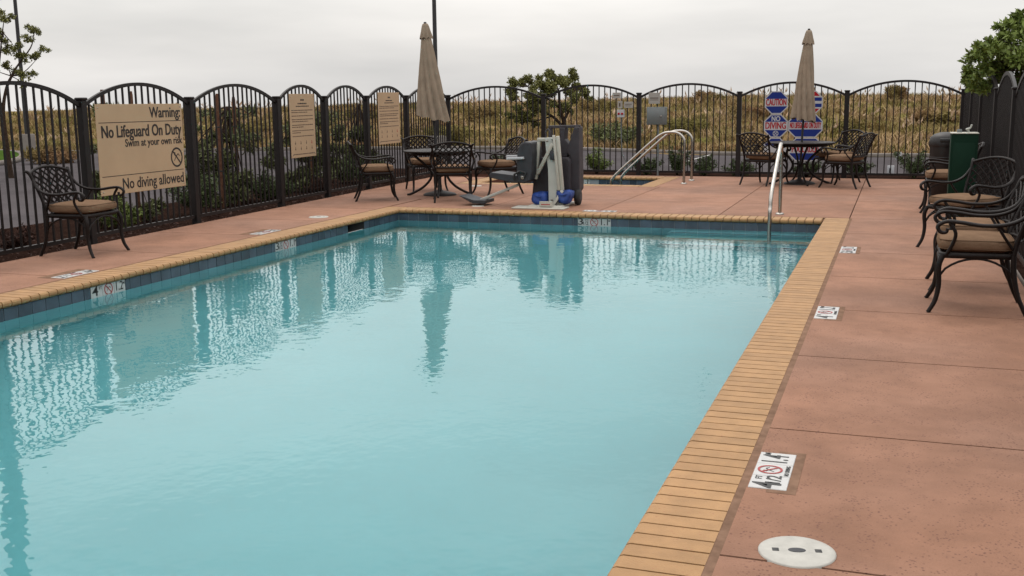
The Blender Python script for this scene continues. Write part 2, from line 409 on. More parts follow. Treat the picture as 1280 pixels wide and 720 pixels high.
# mastic seam between coping and slabs
mb = MB()
mb.box((XR_O - .002, YN - .3, -.06), (XR_O + .034, YF_O - .002, -.002)); mb.box((XL_O - .034, YN - .3, -.06), (XL_O + .002, YF_O - .002, -.002))
mb.box((XL_O - .027, YF_O, -.06), (XR_O - .002, YF_O + .030, -.002))
mb.build('mastic_seam', MASTIC, deck)

# --- pool shell
pool = tag(bpy.data.objects.new('swimming_pool', None), kind='structure'); COL.objects.link(pool)
mb = MB()
FZ = -1.35
x0, x1, y0, y1 = WL, WR, YN, WF
mb.add([(x0, y0, FZ), (x1, y0, FZ), (x1, y1, FZ + .25), (x0, y1, FZ + .25)], [(0, 1, 2, 3)])
zt = -.212
mb.add([(x0, y0, FZ), (x0, y1, FZ + .25), (x0, y1, zt), (x0, y0, zt)], [(0, 1, 2, 3)])
mb.add([(x1, y0, FZ), (x1, y0, zt), (x1, y1, zt), (x1, y1, FZ + .25)], [(0, 1, 2, 3)])
mb.add([(x0, y1, FZ + .25), (x1, y1, FZ + .25), (x1, y1, zt), (x0, y1, zt)], [(0, 1, 2, 3)])
mb.add([(x0, y0, FZ), (x0, y0, zt), (x1, y0, zt), (x1, y0, FZ)], [(0, 1, 2, 3)])
mb.build('basin', PLASTER, pool)
mb = MB()   # grout backing behind the waterline tiles
g = .0015
SK0, SK1 = [WF - .1524 * round((WF - on_x(k, 280, WL).y) / .1524) for k in (434, 457)]
for ya_, yb_ in ((y0, SK0), (SK1, y1)): mb.add([(x0 - g, ya_, zt), (x0 - g, yb_, zt), (x0 - g, yb_, -.05), (x0 - g, ya_, -.05)], [(0, 1, 2, 3)])
mb.add([(x1 + g, y0, zt), (x1 + g, y0, -.05), (x1 + g, y1, -.05), (x1 + g, y1, zt)], [(0, 1, 2, 3)])
mb.add([(x0, y1 + g, zt), (x1, y1 + g, zt), (x1, y1 + g, -.05), (x0, y1 + g, -.05)], [(0, 1, 2, 3)])
mb.add([(x0, y0 - g, zt), (x0, y0 - g, -.05), (x1, y0 - g, -.05), (x1, y0 - g, zt)], [(0, 1, 2, 3)])
mb.build('grout_backing', GROUT, pool)
# steps under the handrail
for k in range(3):
    st = MB().rbox((-2.75, WF - .32 * (k + 1), FZ), (WR - .002, WF - .32 * k - .001, -.33 - .26 * k), .02, 2).build('pool_step', PLASTER, pool)
    MB().box((-2.72, WF - .32 * (k + 1) + .015, -.33 - .26 * k), (WR - .01, WF - .32 * (k + 1) + .065, -.327 - .26 * k)).build('nosing_strip', TILE, st)
# waterline tiles
TS = .1524
tile_me = MB().rbox((-TS / 2 + .003, -.006, -TS / 2), (TS / 2 - .003, .004, TS / 2 - .003), .002, 1, smooth=False).mesh('tile', TILE)
MARK_L = [(112, 157, 4), (346, 375, 3.5)]
skim = (SK0, SK1)
blocked = [(on_x(a, 352, WL).y - .01, on_x(a, 352, WL).y + .467) for a, b, c in MARK_L] + [(SK0 + TS / 2, SK1 - TS / 2)]
nL = int((WF - 6.4) / TS)
for i in range(nL):
    y = WF - TS * (i + .5)
    if any(a - TS / 2 < y < b + TS / 2 for a, b in blocked):
        continue
    link('tile', tile_me, pool, Matrix.Translation((WL - .001, y, -.13)) @ Matrix.Rotation(math.pi / 2, 4, 'Z'))
MKX = -4.03
for i in range(int((WR - WL) / TS)):
    x = WL + TS * (i + .5) + .01
    if MKX - TS / 2 < x < MKX + .457 + TS / 2: continue
    link('tile', tile_me, pool, Matrix.Translation((x, WF + .001, -.13)))
for a, b in blocked[:2]:   # tile slivers either side of the depth markers
    ks = [WF - TS * (i + .5) for i in range(nL)]; ks = [k for k in ks if a - TS / 2 < k < b + TS / 2]
    lo, hi = min(ks) - TS / 2, max(ks) + TS / 2
    for p, q in ((lo, a + .007), (b - .007, hi)):
        if q - p > .015: MB().box((WL - .004, p + .003, -.205), (WL + .005, q - .003, -.055)).build('cut_tile', TILE, pool)
xs_ = [WL + TS * (i + .5) + .01 for i in range(60)]; xs_ = [k for k in xs_ if MKX - TS / 2 < k < MKX + .457 + TS / 2]
for p, q in ((min(xs_) - TS / 2, MKX), (MKX + .457, max(xs_) + TS / 2)):
    if q - p > .015: MB().box((p + .003, WF - .005, -.205), (q - .003, WF + .004, -.055)).build('cut_tile', TILE, pool)
mb = MB()
for i in range(int((WF - YN) / TS)):
    y = WF - TS * (i + .5)
    mb.box((WR - .005, y - TS / 2 + .003, -.205), (WR + .004, y + TS / 2 - .003, -.055))
    if y < 6.35: mb.box((WL - .004, y - TS / 2 + .003, -.205), (WL + .005, y + TS / 2 - .003, -.055))
tag(mb.build('tile_row', TILE, pool), kind='stuff')
# skimmer mouth
mb = MB(); a, b = skim
mb.box((WL - .25, a, -.22), (WL - .24, b, -.05)); mb.box((WL - .25, a - .01, -.22), (WL + .004, a, -.05)); mb.box((WL - .25, b, -.22), (WL + .004, b + .01, -.05)); mb.box((WL - .25, a, -.062), (WL + .003, b, -.052))
mb.build('skimmer_mouth', BLACK, pool)
# coping bricks
BW = .1016
def brick_mesh():
    w = BW / 2 - .0052; L_ = .305; rn = .026; th = .056
    prof = [(0, -.0), (0, -th + .0)]           # outer end (u=0) to nose (u=L)
    prof = [(0.0, 0.0), (0.0, -th), (L_ - .012, -th)]
    for k in range(6):
        a = -math.pi / 2 + math.pi * k / 5
        prof.append((L_ - rn * .9 + rn * .9 * math.cos(a), -th / 2 + th / 2 * math.sin(a)))
    n = len(prof); m = MB()
    vs = [(u, s * w, z) for s in (-1, 1) for u, z in prof]
    fs = [list(range(n))[::-1], list(range(n, 2 * n))] + [(i, (i + 1) % n, n + (i + 1) % n, n + i) for i in range(n)]
    # small arris so edges catch light
    bm = bmesh.new(); bv = [bm.verts.new(v) for v in vs]; [bm.faces.new([bv[i] for i in f]) for f in fs]
    bmesh.ops.recalc_face_normals(bm, faces=bm.faces)
    bm.verts.index_update(); m.add([tuple(v.co) for v in bm.verts], [[v.index for v in f.verts] for f in bm.faces]); bm.free()
    return m
bk = brick_mesh(); brick_me = bk.mesh('brick', BRICK)
def brick(x, y, rz, par):
    jz = random.uniform(-.0006, .0006)
    link('brick', brick_me, par, Matrix.Translation((x, y, jz)) @ Matrix.Rotation(rz + random.uniform(-.003, .003), 4, 'Z'))
y = YF_O - BW / 2
rest = MB()
while y > 1.7:
    if y > 2.9: brick(XR_O, y, math.pi, pool)
    else: rest.add(bk.v, bk.f, False, Matrix.Translation((XR_O, y, 0)) @ Matrix.Rotation(math.pi, 4, 'Z'))
    if y > 6.4: brick(XL_O, y, 0, pool)
    else: rest.add(bk.v, bk.f, False, Matrix.Translation((XL_O, y, 0)))
    y -= BW
x = XL_I + BW / 2 + .002
while x < XR_I - BW / 2 + .02:
    brick(x, YF_O, -math.pi / 2, pool)
    rest.add(bk.v, bk.f, False, Matrix.Translation((x, YN - .28, 0)) @ Matrix.Rotation(math.pi / 2, 4, 'Z'))
    x += BW
tag(rest.build('brick_row', BRICK, pool), kind='stuff')
mb = MB()  # mortar bed under / between bricks
for lo, hi in (((XR_I + .034, 1.65, -.054), (XR_O - .003, YF_O - .003, -.016)), ((XL_O + .003, 1.65, -.054), (XL_I - .034, YF_O - .003, -.016)),
               ((XL_I - .033, YF_I + .034, -.054), (XR_I + .033, YF_O - .003, -.016)), ((XL_I - .033, YN - .3, -.054), (XR_I + .033, YN + .0, -.016))): mb.box(lo, hi)
mb.build('mortar_bed', MORTAR, pool)
# water
def water_sheet(name, x0, x1, y0, y1):
    o = MB().add([(x0, y0, WZ), (x1, y0, WZ), (x1, y1, WZ), (x0, y1, WZ)], [(0, 1, 2, 3)]).build(name, WATER); return tag(o, kind='structure')
water_sheet('pool_water', WL - .003, WR + .003, YN, WF + .003)

# --- spa
spa = tag(bpy.data.objects.new('spa_pool', None), kind='structure'); COL.objects.link(spa)
sx0, sx1, sy0, sy1 = SX0 + .275, SX1 - .275, SY0 + .275, SY1 - .275
mb = MB()
mb.add([(sx0, sy0, -1), (sx1, sy0, -1), (sx1, sy1, -1), (sx0, sy1, -1), (sx0, sy0, -.212), (sx1, sy0, -.212), (sx1, sy1, -.212), (sx0, sy1, -.212)],
       [(0, 1, 2, 3), (0, 3, 7, 4), (1, 5, 6, 2), (3, 2, 6, 7), (0, 4, 5, 1)]); mb.build('basin', PLASTER, spa)
mb = MB(); mb.add([(sx0 - g, sy0 - g, -.215), (sx1 + g, sy0 - g, -.215), (sx1 + g, sy1 + g, -.215), (sx0 - g, sy1 + g, -.215), (sx0 - g, sy0 - g, -.05), (sx1 + g, sy0 - g, -.05), (sx1 + g, sy1 + g, -.05), (sx0 - g, sy1 + g, -.05)],
       [(0, 3, 7, 4), (1, 5, 6, 2), (3, 2, 6, 7), (0, 4, 5, 1)]); mb.build('grout_backing', GROUT, spa)
SMK = on_y(725, 228, sy1).x
for i in range(int((sx1 - sx0) / TS)):
    x = sx0 + TS * (i + .5)
    if SMK - TS * 1.5 < x < SMK + .457 - TS / 2: continue
    link('tile', tile_me, spa, Matrix.Translation((x, sy1 + .001, -.13)))
mb = MB()
for i in range(int((sy1 - sy0) / TS)):
    y = sy0 + TS * (i + .5)
    mb.box((sx0 - .004, y - .073, -.205), (sx0 + .005, y + .073, -.055)); mb.box((sx1 - .005, y - .073, -.205), (sx1 + .004, y + .073, -.055))
tag(mb.build('tile_row', TILE, spa), kind='stuff')
x = SX0 + .305 + BW / 2
while x < SX1 - .305:
    brick(x, SY1, -math.pi / 2, spa); brick(x, SY0, math.pi / 2, spa); x += BW
y = SY0 + BW / 2
while y < SY1:
    brick(SX1, y, math.pi, spa); brick(SX0, y, 0, spa); y += BW
mb = MB()
for lo, hi in (((SX1 - .27, SY0 + .003, -.054), (SX1 - .003, SY1 - .003, -.008)), ((SX0 + .003, SY0 + .003, -.054), (SX0 + .27, SY1 - .003, -.008)),
               ((SX0 + .271, SY1 - .27, -.054), (SX1 - .271, SY1 - .003, -.008)), ((SX0 + .271, SY0 + .003, -.054), (SX1 - .271, SY0 + .27, -.008))): mb.box(lo, hi)
mb.build('mortar_bed', MORTAR, spa)
water_sheet('spa_water', sx0 - .003, sx1 + .003, sy0 - .003, sy1 + .003)

# ================================================================== DEPTH MARKERS AND LIDS
def ring(mb, r0, r1, z0, z1, n=28):
    vs = []
    for j in range(n):
        a = 2 * math.pi * j / n
        for r, z in ((r0, z0), (r1, z0), (r1, z1), (r0, z1)): vs.append((r * math.cos(a), r * math.sin(a), z))
    fs = []
    for j in range(n):
        k = (j + 1) % n
        for q in range(4): fs.append((4 * j + q, 4 * j + (q + 1) % 4, 4 * k + (q + 1) % 4, 4 * k + q))
    mb.add(vs, fs)
def no_diving(parent, M, r, mring=None, mfig=None):
    e = MB(); ring(e, r * .82, r, 0, .0012)
    S = Matrix.Rotation(R(-45), 4, 'Z'); e.box((-r * .9, -r * .075, .0), (r * .9, r * .075, .0014), S)
    o = e.build('prohibition_ring', mring or RED, parent, M)
    f = MB()     # diving figure: head, arms, body, legs
    f.tube([(-.1 * r, .1 * r, .0006), (.25 * r, .35 * r, .0006)], r * .07, 4, flat=(.01, 1)); f.tube([(.25 * r, .35 * r, .0006), (.5 * r, .1 * r, .0006)], r * .06, 4, flat=(.01, 1))
    f.tube([(-.1 * r, .1 * r, .0006), (-.45 * r, -.35 * r, .0006)], r * .055, 4, flat=(.01, 1)); f.tube([(-.45 * r, .28 * r, .0006), (-.1 * r, .1 * r, .0006)], r * .05, 4, flat=(.01, 1))
    f.lathe([(r * .1, 0), (r * .1, .001)], 10, T(-.3 * r, .42 * r))
    f.build('diver_figure', mfig or BLACK, parent, M)
def depth_marker(name, M, ft, frac, m_, label, nodive=False, group='depth markers', thick=.004, wall=False):
    """three 15 cm tiles side by side; local x runs along the words, z faces the reader"""
    e = empty(name, label=label, cat='depth marker', group=group, M=M)
    for k in (-1, 0, 1): MB().rbox((k * TS - TS / 2 + .0015, -TS / 2, -.012), (k * TS + TS / 2 - .0015, TS / 2, thick), .002, 1, smooth=False).build('tile', WHITE, e)
    z = thick + .0008
    w = .072 if frac else .078; k_ = .74 if wall else 1.; up_ = .022 if wall else 0.
    lettering('lettering', ft, .165 * k_, BLACK, e, T(-TS - .035 if frac else -TS - .02, up_, z), w, bold=.010)
    if frac: lettering('lettering', frac, .085 * k_, BLACK, e, T(-TS + .030, -.018 + up_, z))
    lettering('lettering', 'FT', .038, BLACK, e, T(-TS + .048, .045, z))
    no_diving(e, T(0, .012 if nodive else up_, z), .052 if nodive else .056)
    if nodive: lettering('lettering', 'NO DIVING', .026, BLACK, e, T(0, -.060, z), .125)
    lettering('lettering', m_, .155 * k_, BLACK, e, T(TS - .012, up_, z), .095, bold=.010)
    lettering('lettering', 'M', .036, BLACK, e, T(TS + .055, .042, z))
    return e
# set in the deck along the right side, read facing the pool
def deck_mark(x, y, side, *a, **k):
    X = (0, side, 0); MB().box((min(x, x + side * .115) - (.08 if side < 0 else 0), y - .262, -.02), (max(x, x + side * .115) + (.0 if side < 0 else 0), y + .262, .0015)).build('mortar_patch', MASTIC, deck)
    return depth_marker('depth_marker', frame((x, y, .0), X, (-side, 0, 0)), *a, nodive=True, **k)
deck_mark(-.437, 4.47, 1, '4', '1/2', '1.4', 'white deck depth marker beside the round white lid in the foreground')
deck_mark(-.437, 7.98, 1, '4', '', '1.2', 'white deck depth marker halfway along the right coping')
deck_mark(-.437, 11.32, 1, '3', '1/2', '1.1', 'white deck depth marker on the right nearest the handrail corner')
deck_mark(XL_O - .115, 7.9, -1, '4', '', '1.2', 'white deck depth marker in front of the lone chair by the warning sign')
deck_mark(XL_O - .115, 11.1, -1, '3', '1/2', '1.1', 'white deck depth marker on the left deck near the round lid')
depth_marker('depth_marker', frame((-3.83, YF_O + .115, 0), (-1, 0, 0), (0, -1, 0)), '3', '1/2', '1.1', 'white deck depth marker flat on the deck just right of the pool lift', nodive=True)
# set in the waterline tiles
for (a, b), (px0, px1, dep) in zip(blocked[:2], MARK_L):
    depth_marker('depth_marker', frame((WL + .003, a + .0 + .2286 + .007, -.13), (0, 1, 0), (0, 0, 1)), '4' if dep == 4 else '3', '' if dep == 4 else '1/2', '1.2' if dep == 4 else '1.1',
                 'four foot depth tiles in the left waterline below the lone chair' if dep == 4 else 'small depth tiles halfway along the left waterline', wall=True)
depth_marker('depth_marker', frame((MKX + .2286, WF - .003, -.13), (1, 0, 0), (0, 0, 1)), '3', '1/2', '1.1', 'depth tiles in the far waterline below the pool lift', wall=True)
depth_marker('depth_marker', frame((SMK - .03, sy1 - .003, -.13), (1, 0, 0), (0, 0, 1)), '3', '1/2', '1.1', 'depth tiles in the spa waterline behind the pool lift', wall=True)

def lid(x, y, r, label, rz=0):
    e = empty('skimmer_lid', (x, y, 0), rz, label, 'lid', 'round white deck lids')
    MB().lathe([(r, -.01), (r, .004), (r - .006, .007), (r - .03, .0085), (.001, .0085)], 40).build('cover', LIDM, e)
    for s in (-1, 1): MB().rbox((s * r * .55 - .013, -.015, .0065), (s * r * .55 + .013, .015, .0092), .002, 1).build('finger_hole', BLACK, e)
    MB().lathe([(.03, .006), (.03, .0097), (.027, .0103), (.001, .0103)], 24, Matrix.Diagonal((1, .62, 1, 1))).build('badge', GREYPL, e)
    return e
lid(-.268, 3.655, .132, 'round white skimmer lid in the right deck foreground', R(12))
lid(-7.28, 12.72, .13, 'round white lid on the left deck beside the coping', R(40))
lid(-5.72, 14.58, .09, 'small round white lid in front of the far coping beside the lift footrest')
lid(-7.05, 17.9, .10, 'small white lid between the left table and the spa')

# ================================================================== FENCES
PKT = MB().box((-.0095, -.0095, 0), (.0095, .0095, 1)).mesh('picket', BRONZE)
POST = MB().rbox((-.043, -.043, -.1), (.043, .043, 1.575), .006, 1, smooth=False).mesh('post', BRONZE)
CAP = MB().rbox((-.052, -.052, 1.575), (.052, .052, 1.605), .012, 2).mesh('post_cap', BRONZE)
def fence_run(e, pts, posts=True):
    """pts: post positions in order; arched panel between each pair, parts under e"""
    for i, p in enumerate(pts):
        if posts is True or i in posts:
            o = link('post', POST, e, T(p[0], p[1], 0)); link('post_cap', CAP, o)
    for p, q in zip(pts, pts[1:]):
        a, b = Vector((p[0], p[1], 0)), Vector((q[0], q[1], 0)); d = b - a; ln = d.length; d.normalize()
        ang = math.atan2(d.y, d.x); M = Matrix.Translation(a) @ Matrix.Rotation(ang, 4, 'Z')
        z0, z1 = 1.50, 1.755; c = ln / 2; h = z1 - z0; rad = (c * c + h * h) / (2 * h); zc = z1 - rad
        arch = lambda x: zc + math.sqrt(max(0, rad * rad - (x - c) ** 2))
        xs = [.035 + (ln - .07) * k / 24 for k in range(25)]
        MB().tube([(x, 0, arch(x)) for x in xs], .030, 4, M=None, flat=(.95, .75)).build('arched_rail', BRONZE, e, M)
        MB().box((.04, -.019, .055), (ln - .04, .019, .095)).build('bottom_rail', BRONZE, e, M)
        n = max(2, round(ln / .118)); st = ln / n
        for k in range(1, n):
            x = k * st
            link('picket', PKT, e, M @ T(x, 0, .09) @ Matrix.Diagonal((1, 1, arch(x) - .10, 1)))
LP = [7.75, 9.78, 11.82, 14.02, 15.52, 17.08, 18.84]
CORN = (fenceX(20.95), FB)
fl = empty('iron_fence', (fenceX(9), 9, 0), 0, 'dark bronze arched picket fence behind the left deck carrying the tan signs', 'fence'); fl.location = (0, 0, 0)
fence_run(fl, [(fenceX(y), y) for y in [-.2, 1.8, 3.8, 5.75] + LP] + [CORN], posts=list(range(11)))
fb = empty('iron_fence', (0, 0, 0), 0, 'dark bronze arched picket fence along the back, in front of the grassy levee', 'fence')
fence_run(fb, [CORN, (-6.8, FB), (-4.84, FB), (-2.9, FB), (-.95, FB), (1.03, FB)])
fr = empty('iron_fence', (0, 0, 0), 0, 'dark bronze arched picket fence on the right behind the row of chairs', 'fence')
fence_run(fr, [(1.045, FB)] + [(FR, y) for y in (19.35, 17.05, 14.45, 12.15, 9.9, 7.7, 5.5, 3.3, 1.1)], posts=list(range(1, 10)))
# metal edging in front of the right fence, mulch showing between
tag(MB().rbox((1.012, -2, -.04), (1.024, 20.9, .022), .003, 1, smooth=False).build('edging_strip', KERB), 'thin grey edging strip at the foot of the right fence', 'edging')

# ================================================================== SIGNS ON THE FENCES
LDIR = Vector((-.035, 1, 0)).normalized()
def left_sign(name, y0, y1, z0, z1, label, group=None, tilt=0.0):
    c = (fenceX((y0 + y1) / 2) + .055, (y0 + y1) / 2, (z0 + z1) / 2)
    e = empty(name, label=label, cat='sign', group=group, M=frame(c, LDIR, (0, 0, 1)) @ Matrix.Rotation(tilt, 4, 'Z'))
    w, h = (y1 - y0) / 2, (z1 - z0) / 2
    MB().rbox((-w, -h, -.008), (w, h, 0), .002, 1, smooth=False).build('board', SIGN, e)
    for sx in (-1, 1):
        for sz in (-1, 1): MB().lathe([(.008, -.0), (.008, .003), (.004, .005)], 10, T(sx * (w - .04), sz * (h - .04))).build('screw', STEEL, e)
    return e, w, h
e, w, h = left_sign('warning_sign', 9.93, 11.56, .50, 1.525, 'large tan sign reading Warning No Lifeguard On Duty', tilt=R(-.3))
zl = .001
lettering('lettering', 'Warning:', .180, INK, e, T(w - .03, .405, zl) , .62, 'RIGHT', bold=.012, heavy=.006)
lettering('lettering', 'No Lifeguard On Duty', .195, INK, e, T(w - .03, .195, zl), 1.52, 'RIGHT', bold=.012, heavy=.007)
lettering('lettering', 'Swim at your own risk', .125, INK, e, T(w - .03, .062, zl), 1.12, 'RIGHT', bold=.01, heavy=.004)
lettering('lettering', 'No diving allowed', .180, INK, e, T(w - .03, -.405, zl), 1.20, 'RIGHT', bold=.010, heavy=.003)
for zz in (.305, -.30): MB().box((-w + .04, zz - .004, 0), (w - .03, zz + .004, .001)).build('rule_line', INK, e)
no_diving(e, T(w - .16, -.145, zl), .122, INK, INK)
def rules_sign(y0, y1, z0, z1, label, seed):
    e, w, h = left_sign('rules_sign', y0, y1, z0, z1, label, 'tan pool rules signs'); rs = random.Random(seed)
    def line(z, x0, x1, hh, nm='text_line', m=FADEINK):       # too small to read in the photograph: broken rows of marks
        mb = MB(); x = x0
        while x < x1:
            L_ = min(rs.uniform(.018, .06), x1 - x); mb.box((x, z - hh, 0), (x + L_, z + hh, .0008)); x += L_ + rs.uniform(.007, .012)
        mb.build(nm, m, e)
    line(h - .09, -.05, .06, .014, 'heading', INK); line(h - .145, -.14, .14, .010, 'heading', INK); line(h - .185, -.20, .21, .008, 'heading', INK)
    z = h - .245
    while z > -h + .30:
        for k in range(rs.choice((1, 2, 2))):
            line(z, -w + .05, (w - .06) if k == 0 else rs.uniform(-.1, w - .1), .0065); z -= .031
        z -= .022
    for r_, zz in enumerate((-h + .215, -h + .13)):
        for c_ in range(4):
            x = -w + .13 + c_ * (2 * w - .26) / 3
            mb = MB(); mb.lathe([(.008, 0), (.008, .0008)], 8, T(x, zz + .026)); mb.box((x - .006, zz - .02, 0), (x + .009, zz + .016, .0008)); mb.box((x - .02, zz - .004, 0), (x + .018, zz + .003, .0008))
            mb.build('pictogram', SIGNR if (r_ == 0 and c_ == 3) else FADEINK, e)
    line(-h + .05, -w + .05, w - .05, .007)
rules_sign(14.30, 15.08, .68, 1.635, 'tan pool rules sign on the narrow fence panel, nearer to the warning sign', 3)
rules_sign(17.46, 18.40, .74, 1.655, 'tan pool rules sign just left of the leaning closed umbrella', 4)

# octagonal signs on the back fence
YS = FB - .055
def clip_poly(poly, lo, hi):
    def cut(P, keep, yv):
        o = []
        for i in range(len(P)):
            a, b = P[i], P[(i + 1) % len(P)]
            if keep(a[1]): o.append(a)
            if keep(a[1]) != keep(b[1]): t = (yv - a[1]) / (b[1] - a[1]); o.append((a[0] + (b[0] - a[0]) * t, yv))
        return o
    P = cut(poly, lambda y: y >= lo, lo); return cut(P, lambda y: y <= hi, hi)
def octagon(w, h, c): return [(-w, -h + c), (-w + c, -h), (w - c, -h), (w, -h + c), (w, h - c), (w - c, h), (-w + c, h), (-w, h - c)]
def oct_sign(x0, x1, z0, z1, label, fields, texts, ring_at=None):
    w, h = (x1 - x0) / 2, (z1 - z0) / 2; c = min(w, h) * .58
    e = empty('octagon_sign', label=label, cat='sign', group='octagonal pool signs', M=frame(((x0 + x1) / 2, YS, (z0 + z1) / 2), (1, 0, 0), (0, 0, 1)))
    MB().prism(octagon(w, h, c), -.006, 0, None).build('board', SIGNW, e)
    for lo, hi, m in fields: MB().prism(clip_poly(octagon(w - .018, h - .018, c - .008), lo * h, hi * h), 0, .0012).build('colour_field', m, e)
    for s, z, size, m, wd in texts: lettering('lettering', s, size, m, e, T(0, z * h, .0022), wd * 2 * w, bold=.012, heavy=.005)
    if ring_at is not None:
        mb = MB(); r = h * .24; ring(mb, r * .78, r, .0013, .003)
        for a in (45, -45): mb.box((-r * .85, -r * .1, .0013), (r * .85, r * .1, .0028), Matrix.Rotation(R(a), 4, 'Z'))
        mb.build('crossed_ring', SIGNW, e, T(0, ring_at * h))
    # two straps to the pickets
    for s in (-1, 1): MB().box((s * w * .55 - .012, -h * .15, -.05), (s * w * .55 + .012, h * .15, -.006)).build('strap', STEEL, e)
oct_sign(-2.42, -2.00, 1.18, 1.60, 'blue and white octagon sign reading CAUTION', [(-1, -.33, SIGNB), (.33, 1, SIGNB)], [('CAUTION', 0, .17, SIGNR, .88)])
oct_sign(-2.425, -1.99, .745, 1.172, 'blue octagon sign reading NO DIVING under the caution sign', [(-1, -.36, SIGNB), (.36, 1, SIGNB)], [('NO', .60, .13, SIGNW, .36), ('DIVING', 0, .17, SIGNR, .86)], -.66)
oct_sign(-1.80, -1.375, 1.18, 1.60, 'red and blue octagon sign half hidden by the right umbrella', [(.55, 1, SIGNR), (.12, .42, SIGNB), (-.42, -.12, SIGNB), (-1, -.55, SIGNR)], [])
oct_sign(-1.98, -1.36, .745, 1.172, 'wide blue octagon sign reading WARNING NO LIFEGUARD ON DUTY', [(-1, -.30, SIGNB), (.33, 1, SIGNB)], [('WARNING', .60, .13, SIGNW, .52), ('NO LIFEGUARD ON DUTY', .02, .15, SIGNR, .90)])
oct_sign(-2.42, -2.00, .31, .738, 'lowest blue octagon sign behind the left side of the right table', [(-1, -.33, SIGNB), (.33, 1, SIGNB)], [])
oct_sign(-1.96, -1.34, .31, .738, 'wide octagon sign with red POOL RULES behind the right table', [(-1, -.33, SIGNB), (.33, 1, SIGNB)], [('POOL RULES', 0, .17, SIGNR, .80)])

# service box and small plates on the back fence
def plate(name, x0, x1, z0, z1, label, cat, marks=(), th=.012, m=SMALLSIGN):
    e = empty(name, label=label, cat=cat, M=frame(((x0 + x1) / 2, FB - .04, (z0 + z1) / 2), (1, 0, 0), (0, 0, 1)))
    w, h = (x1 - x0) / 2, (z1 - z0) / 2
    MB().rbox((-w, -h, -.02), (w, h, th), .003, 1, smooth=False).build('face', m, e)
    for (a, b, c, d, mm) in marks: MB().box((a * w, b * h, th), (c * w, d * h, th + .001)).build('print_mark', mm, e)
    return e
plate('notice_plate', -4.64, -4.42, 1.385, 1.60, 'small white notice plate above the grey service box', 'sign', [(-.75, -.05, .75, .12, FADEINK), (-.75, -.35, .75, -.25, FADEINK)])
plate('notice_plate', -5.36, -5.20, 1.50, 1.61, 'tiny white plate highest on the fence left of the grey box', 'sign', [(-.7, -.2, .7, .1, FADEINK)])
plate('notice_plate', -5.13, -4.95, 1.31, 1.43, 'tiny white plate right of the red button switch', 'sign', [(-.7, .1, .7, .3, FADEINK), (-.7, -.4, .5, -.25, FADEINK)])
plate('switch_plate', -5.255, -5.165, 1.30, 1.445, 'tiny pale switch above the red button switch', 'switch', [(-.3, -.5, .3, .5, FADEINK)], .03)
e = plate('emergency_switch', -5.26, -5.12, 1.13, 1.28, 'small white switch box with two red buttons on the back fence', 'switch', [], .045, SIGNW)
for s in (-1, 1): MB().lathe([(.022, .045), (.022, .058), (.015, .064)], 14, T(s * .033, -.005)).build('button', SIGNR, e)
MB().tube([(.0, -.07, .0), (.01, -.5, .0), (.03, -.8, 0), (.14, -1.0, 0), (.15, -1.13, 0)], .011, 6).build('conduit', BOXGREY, e)
e = empty('service_box', label='grey metal service box on a thin post at the back fence', cat='box', M=frame((-4.47, FB - .03, 0), (1, 0, 0), (0, 0, 1)))
MB().rbox((-.19, .985, -.02), (.19, 1.325, .10), .008, 2).build('cabinet', BOXGREY, e)
dr = MB().rbox((-.178, .998, .10), (.178, 1.313, .107), .004, 1).build('door', BOXGREY, e)
MB().lathe([(.016, .107), (.016, .13), (.010, .134)], 12, T(.10, 1.15)).build('latch', STEEL, dr)
MB().tube([(.03, .985, .03), (.03, -.05, .03)], .018, 8).build('conduit_post', BOXGREY, e)

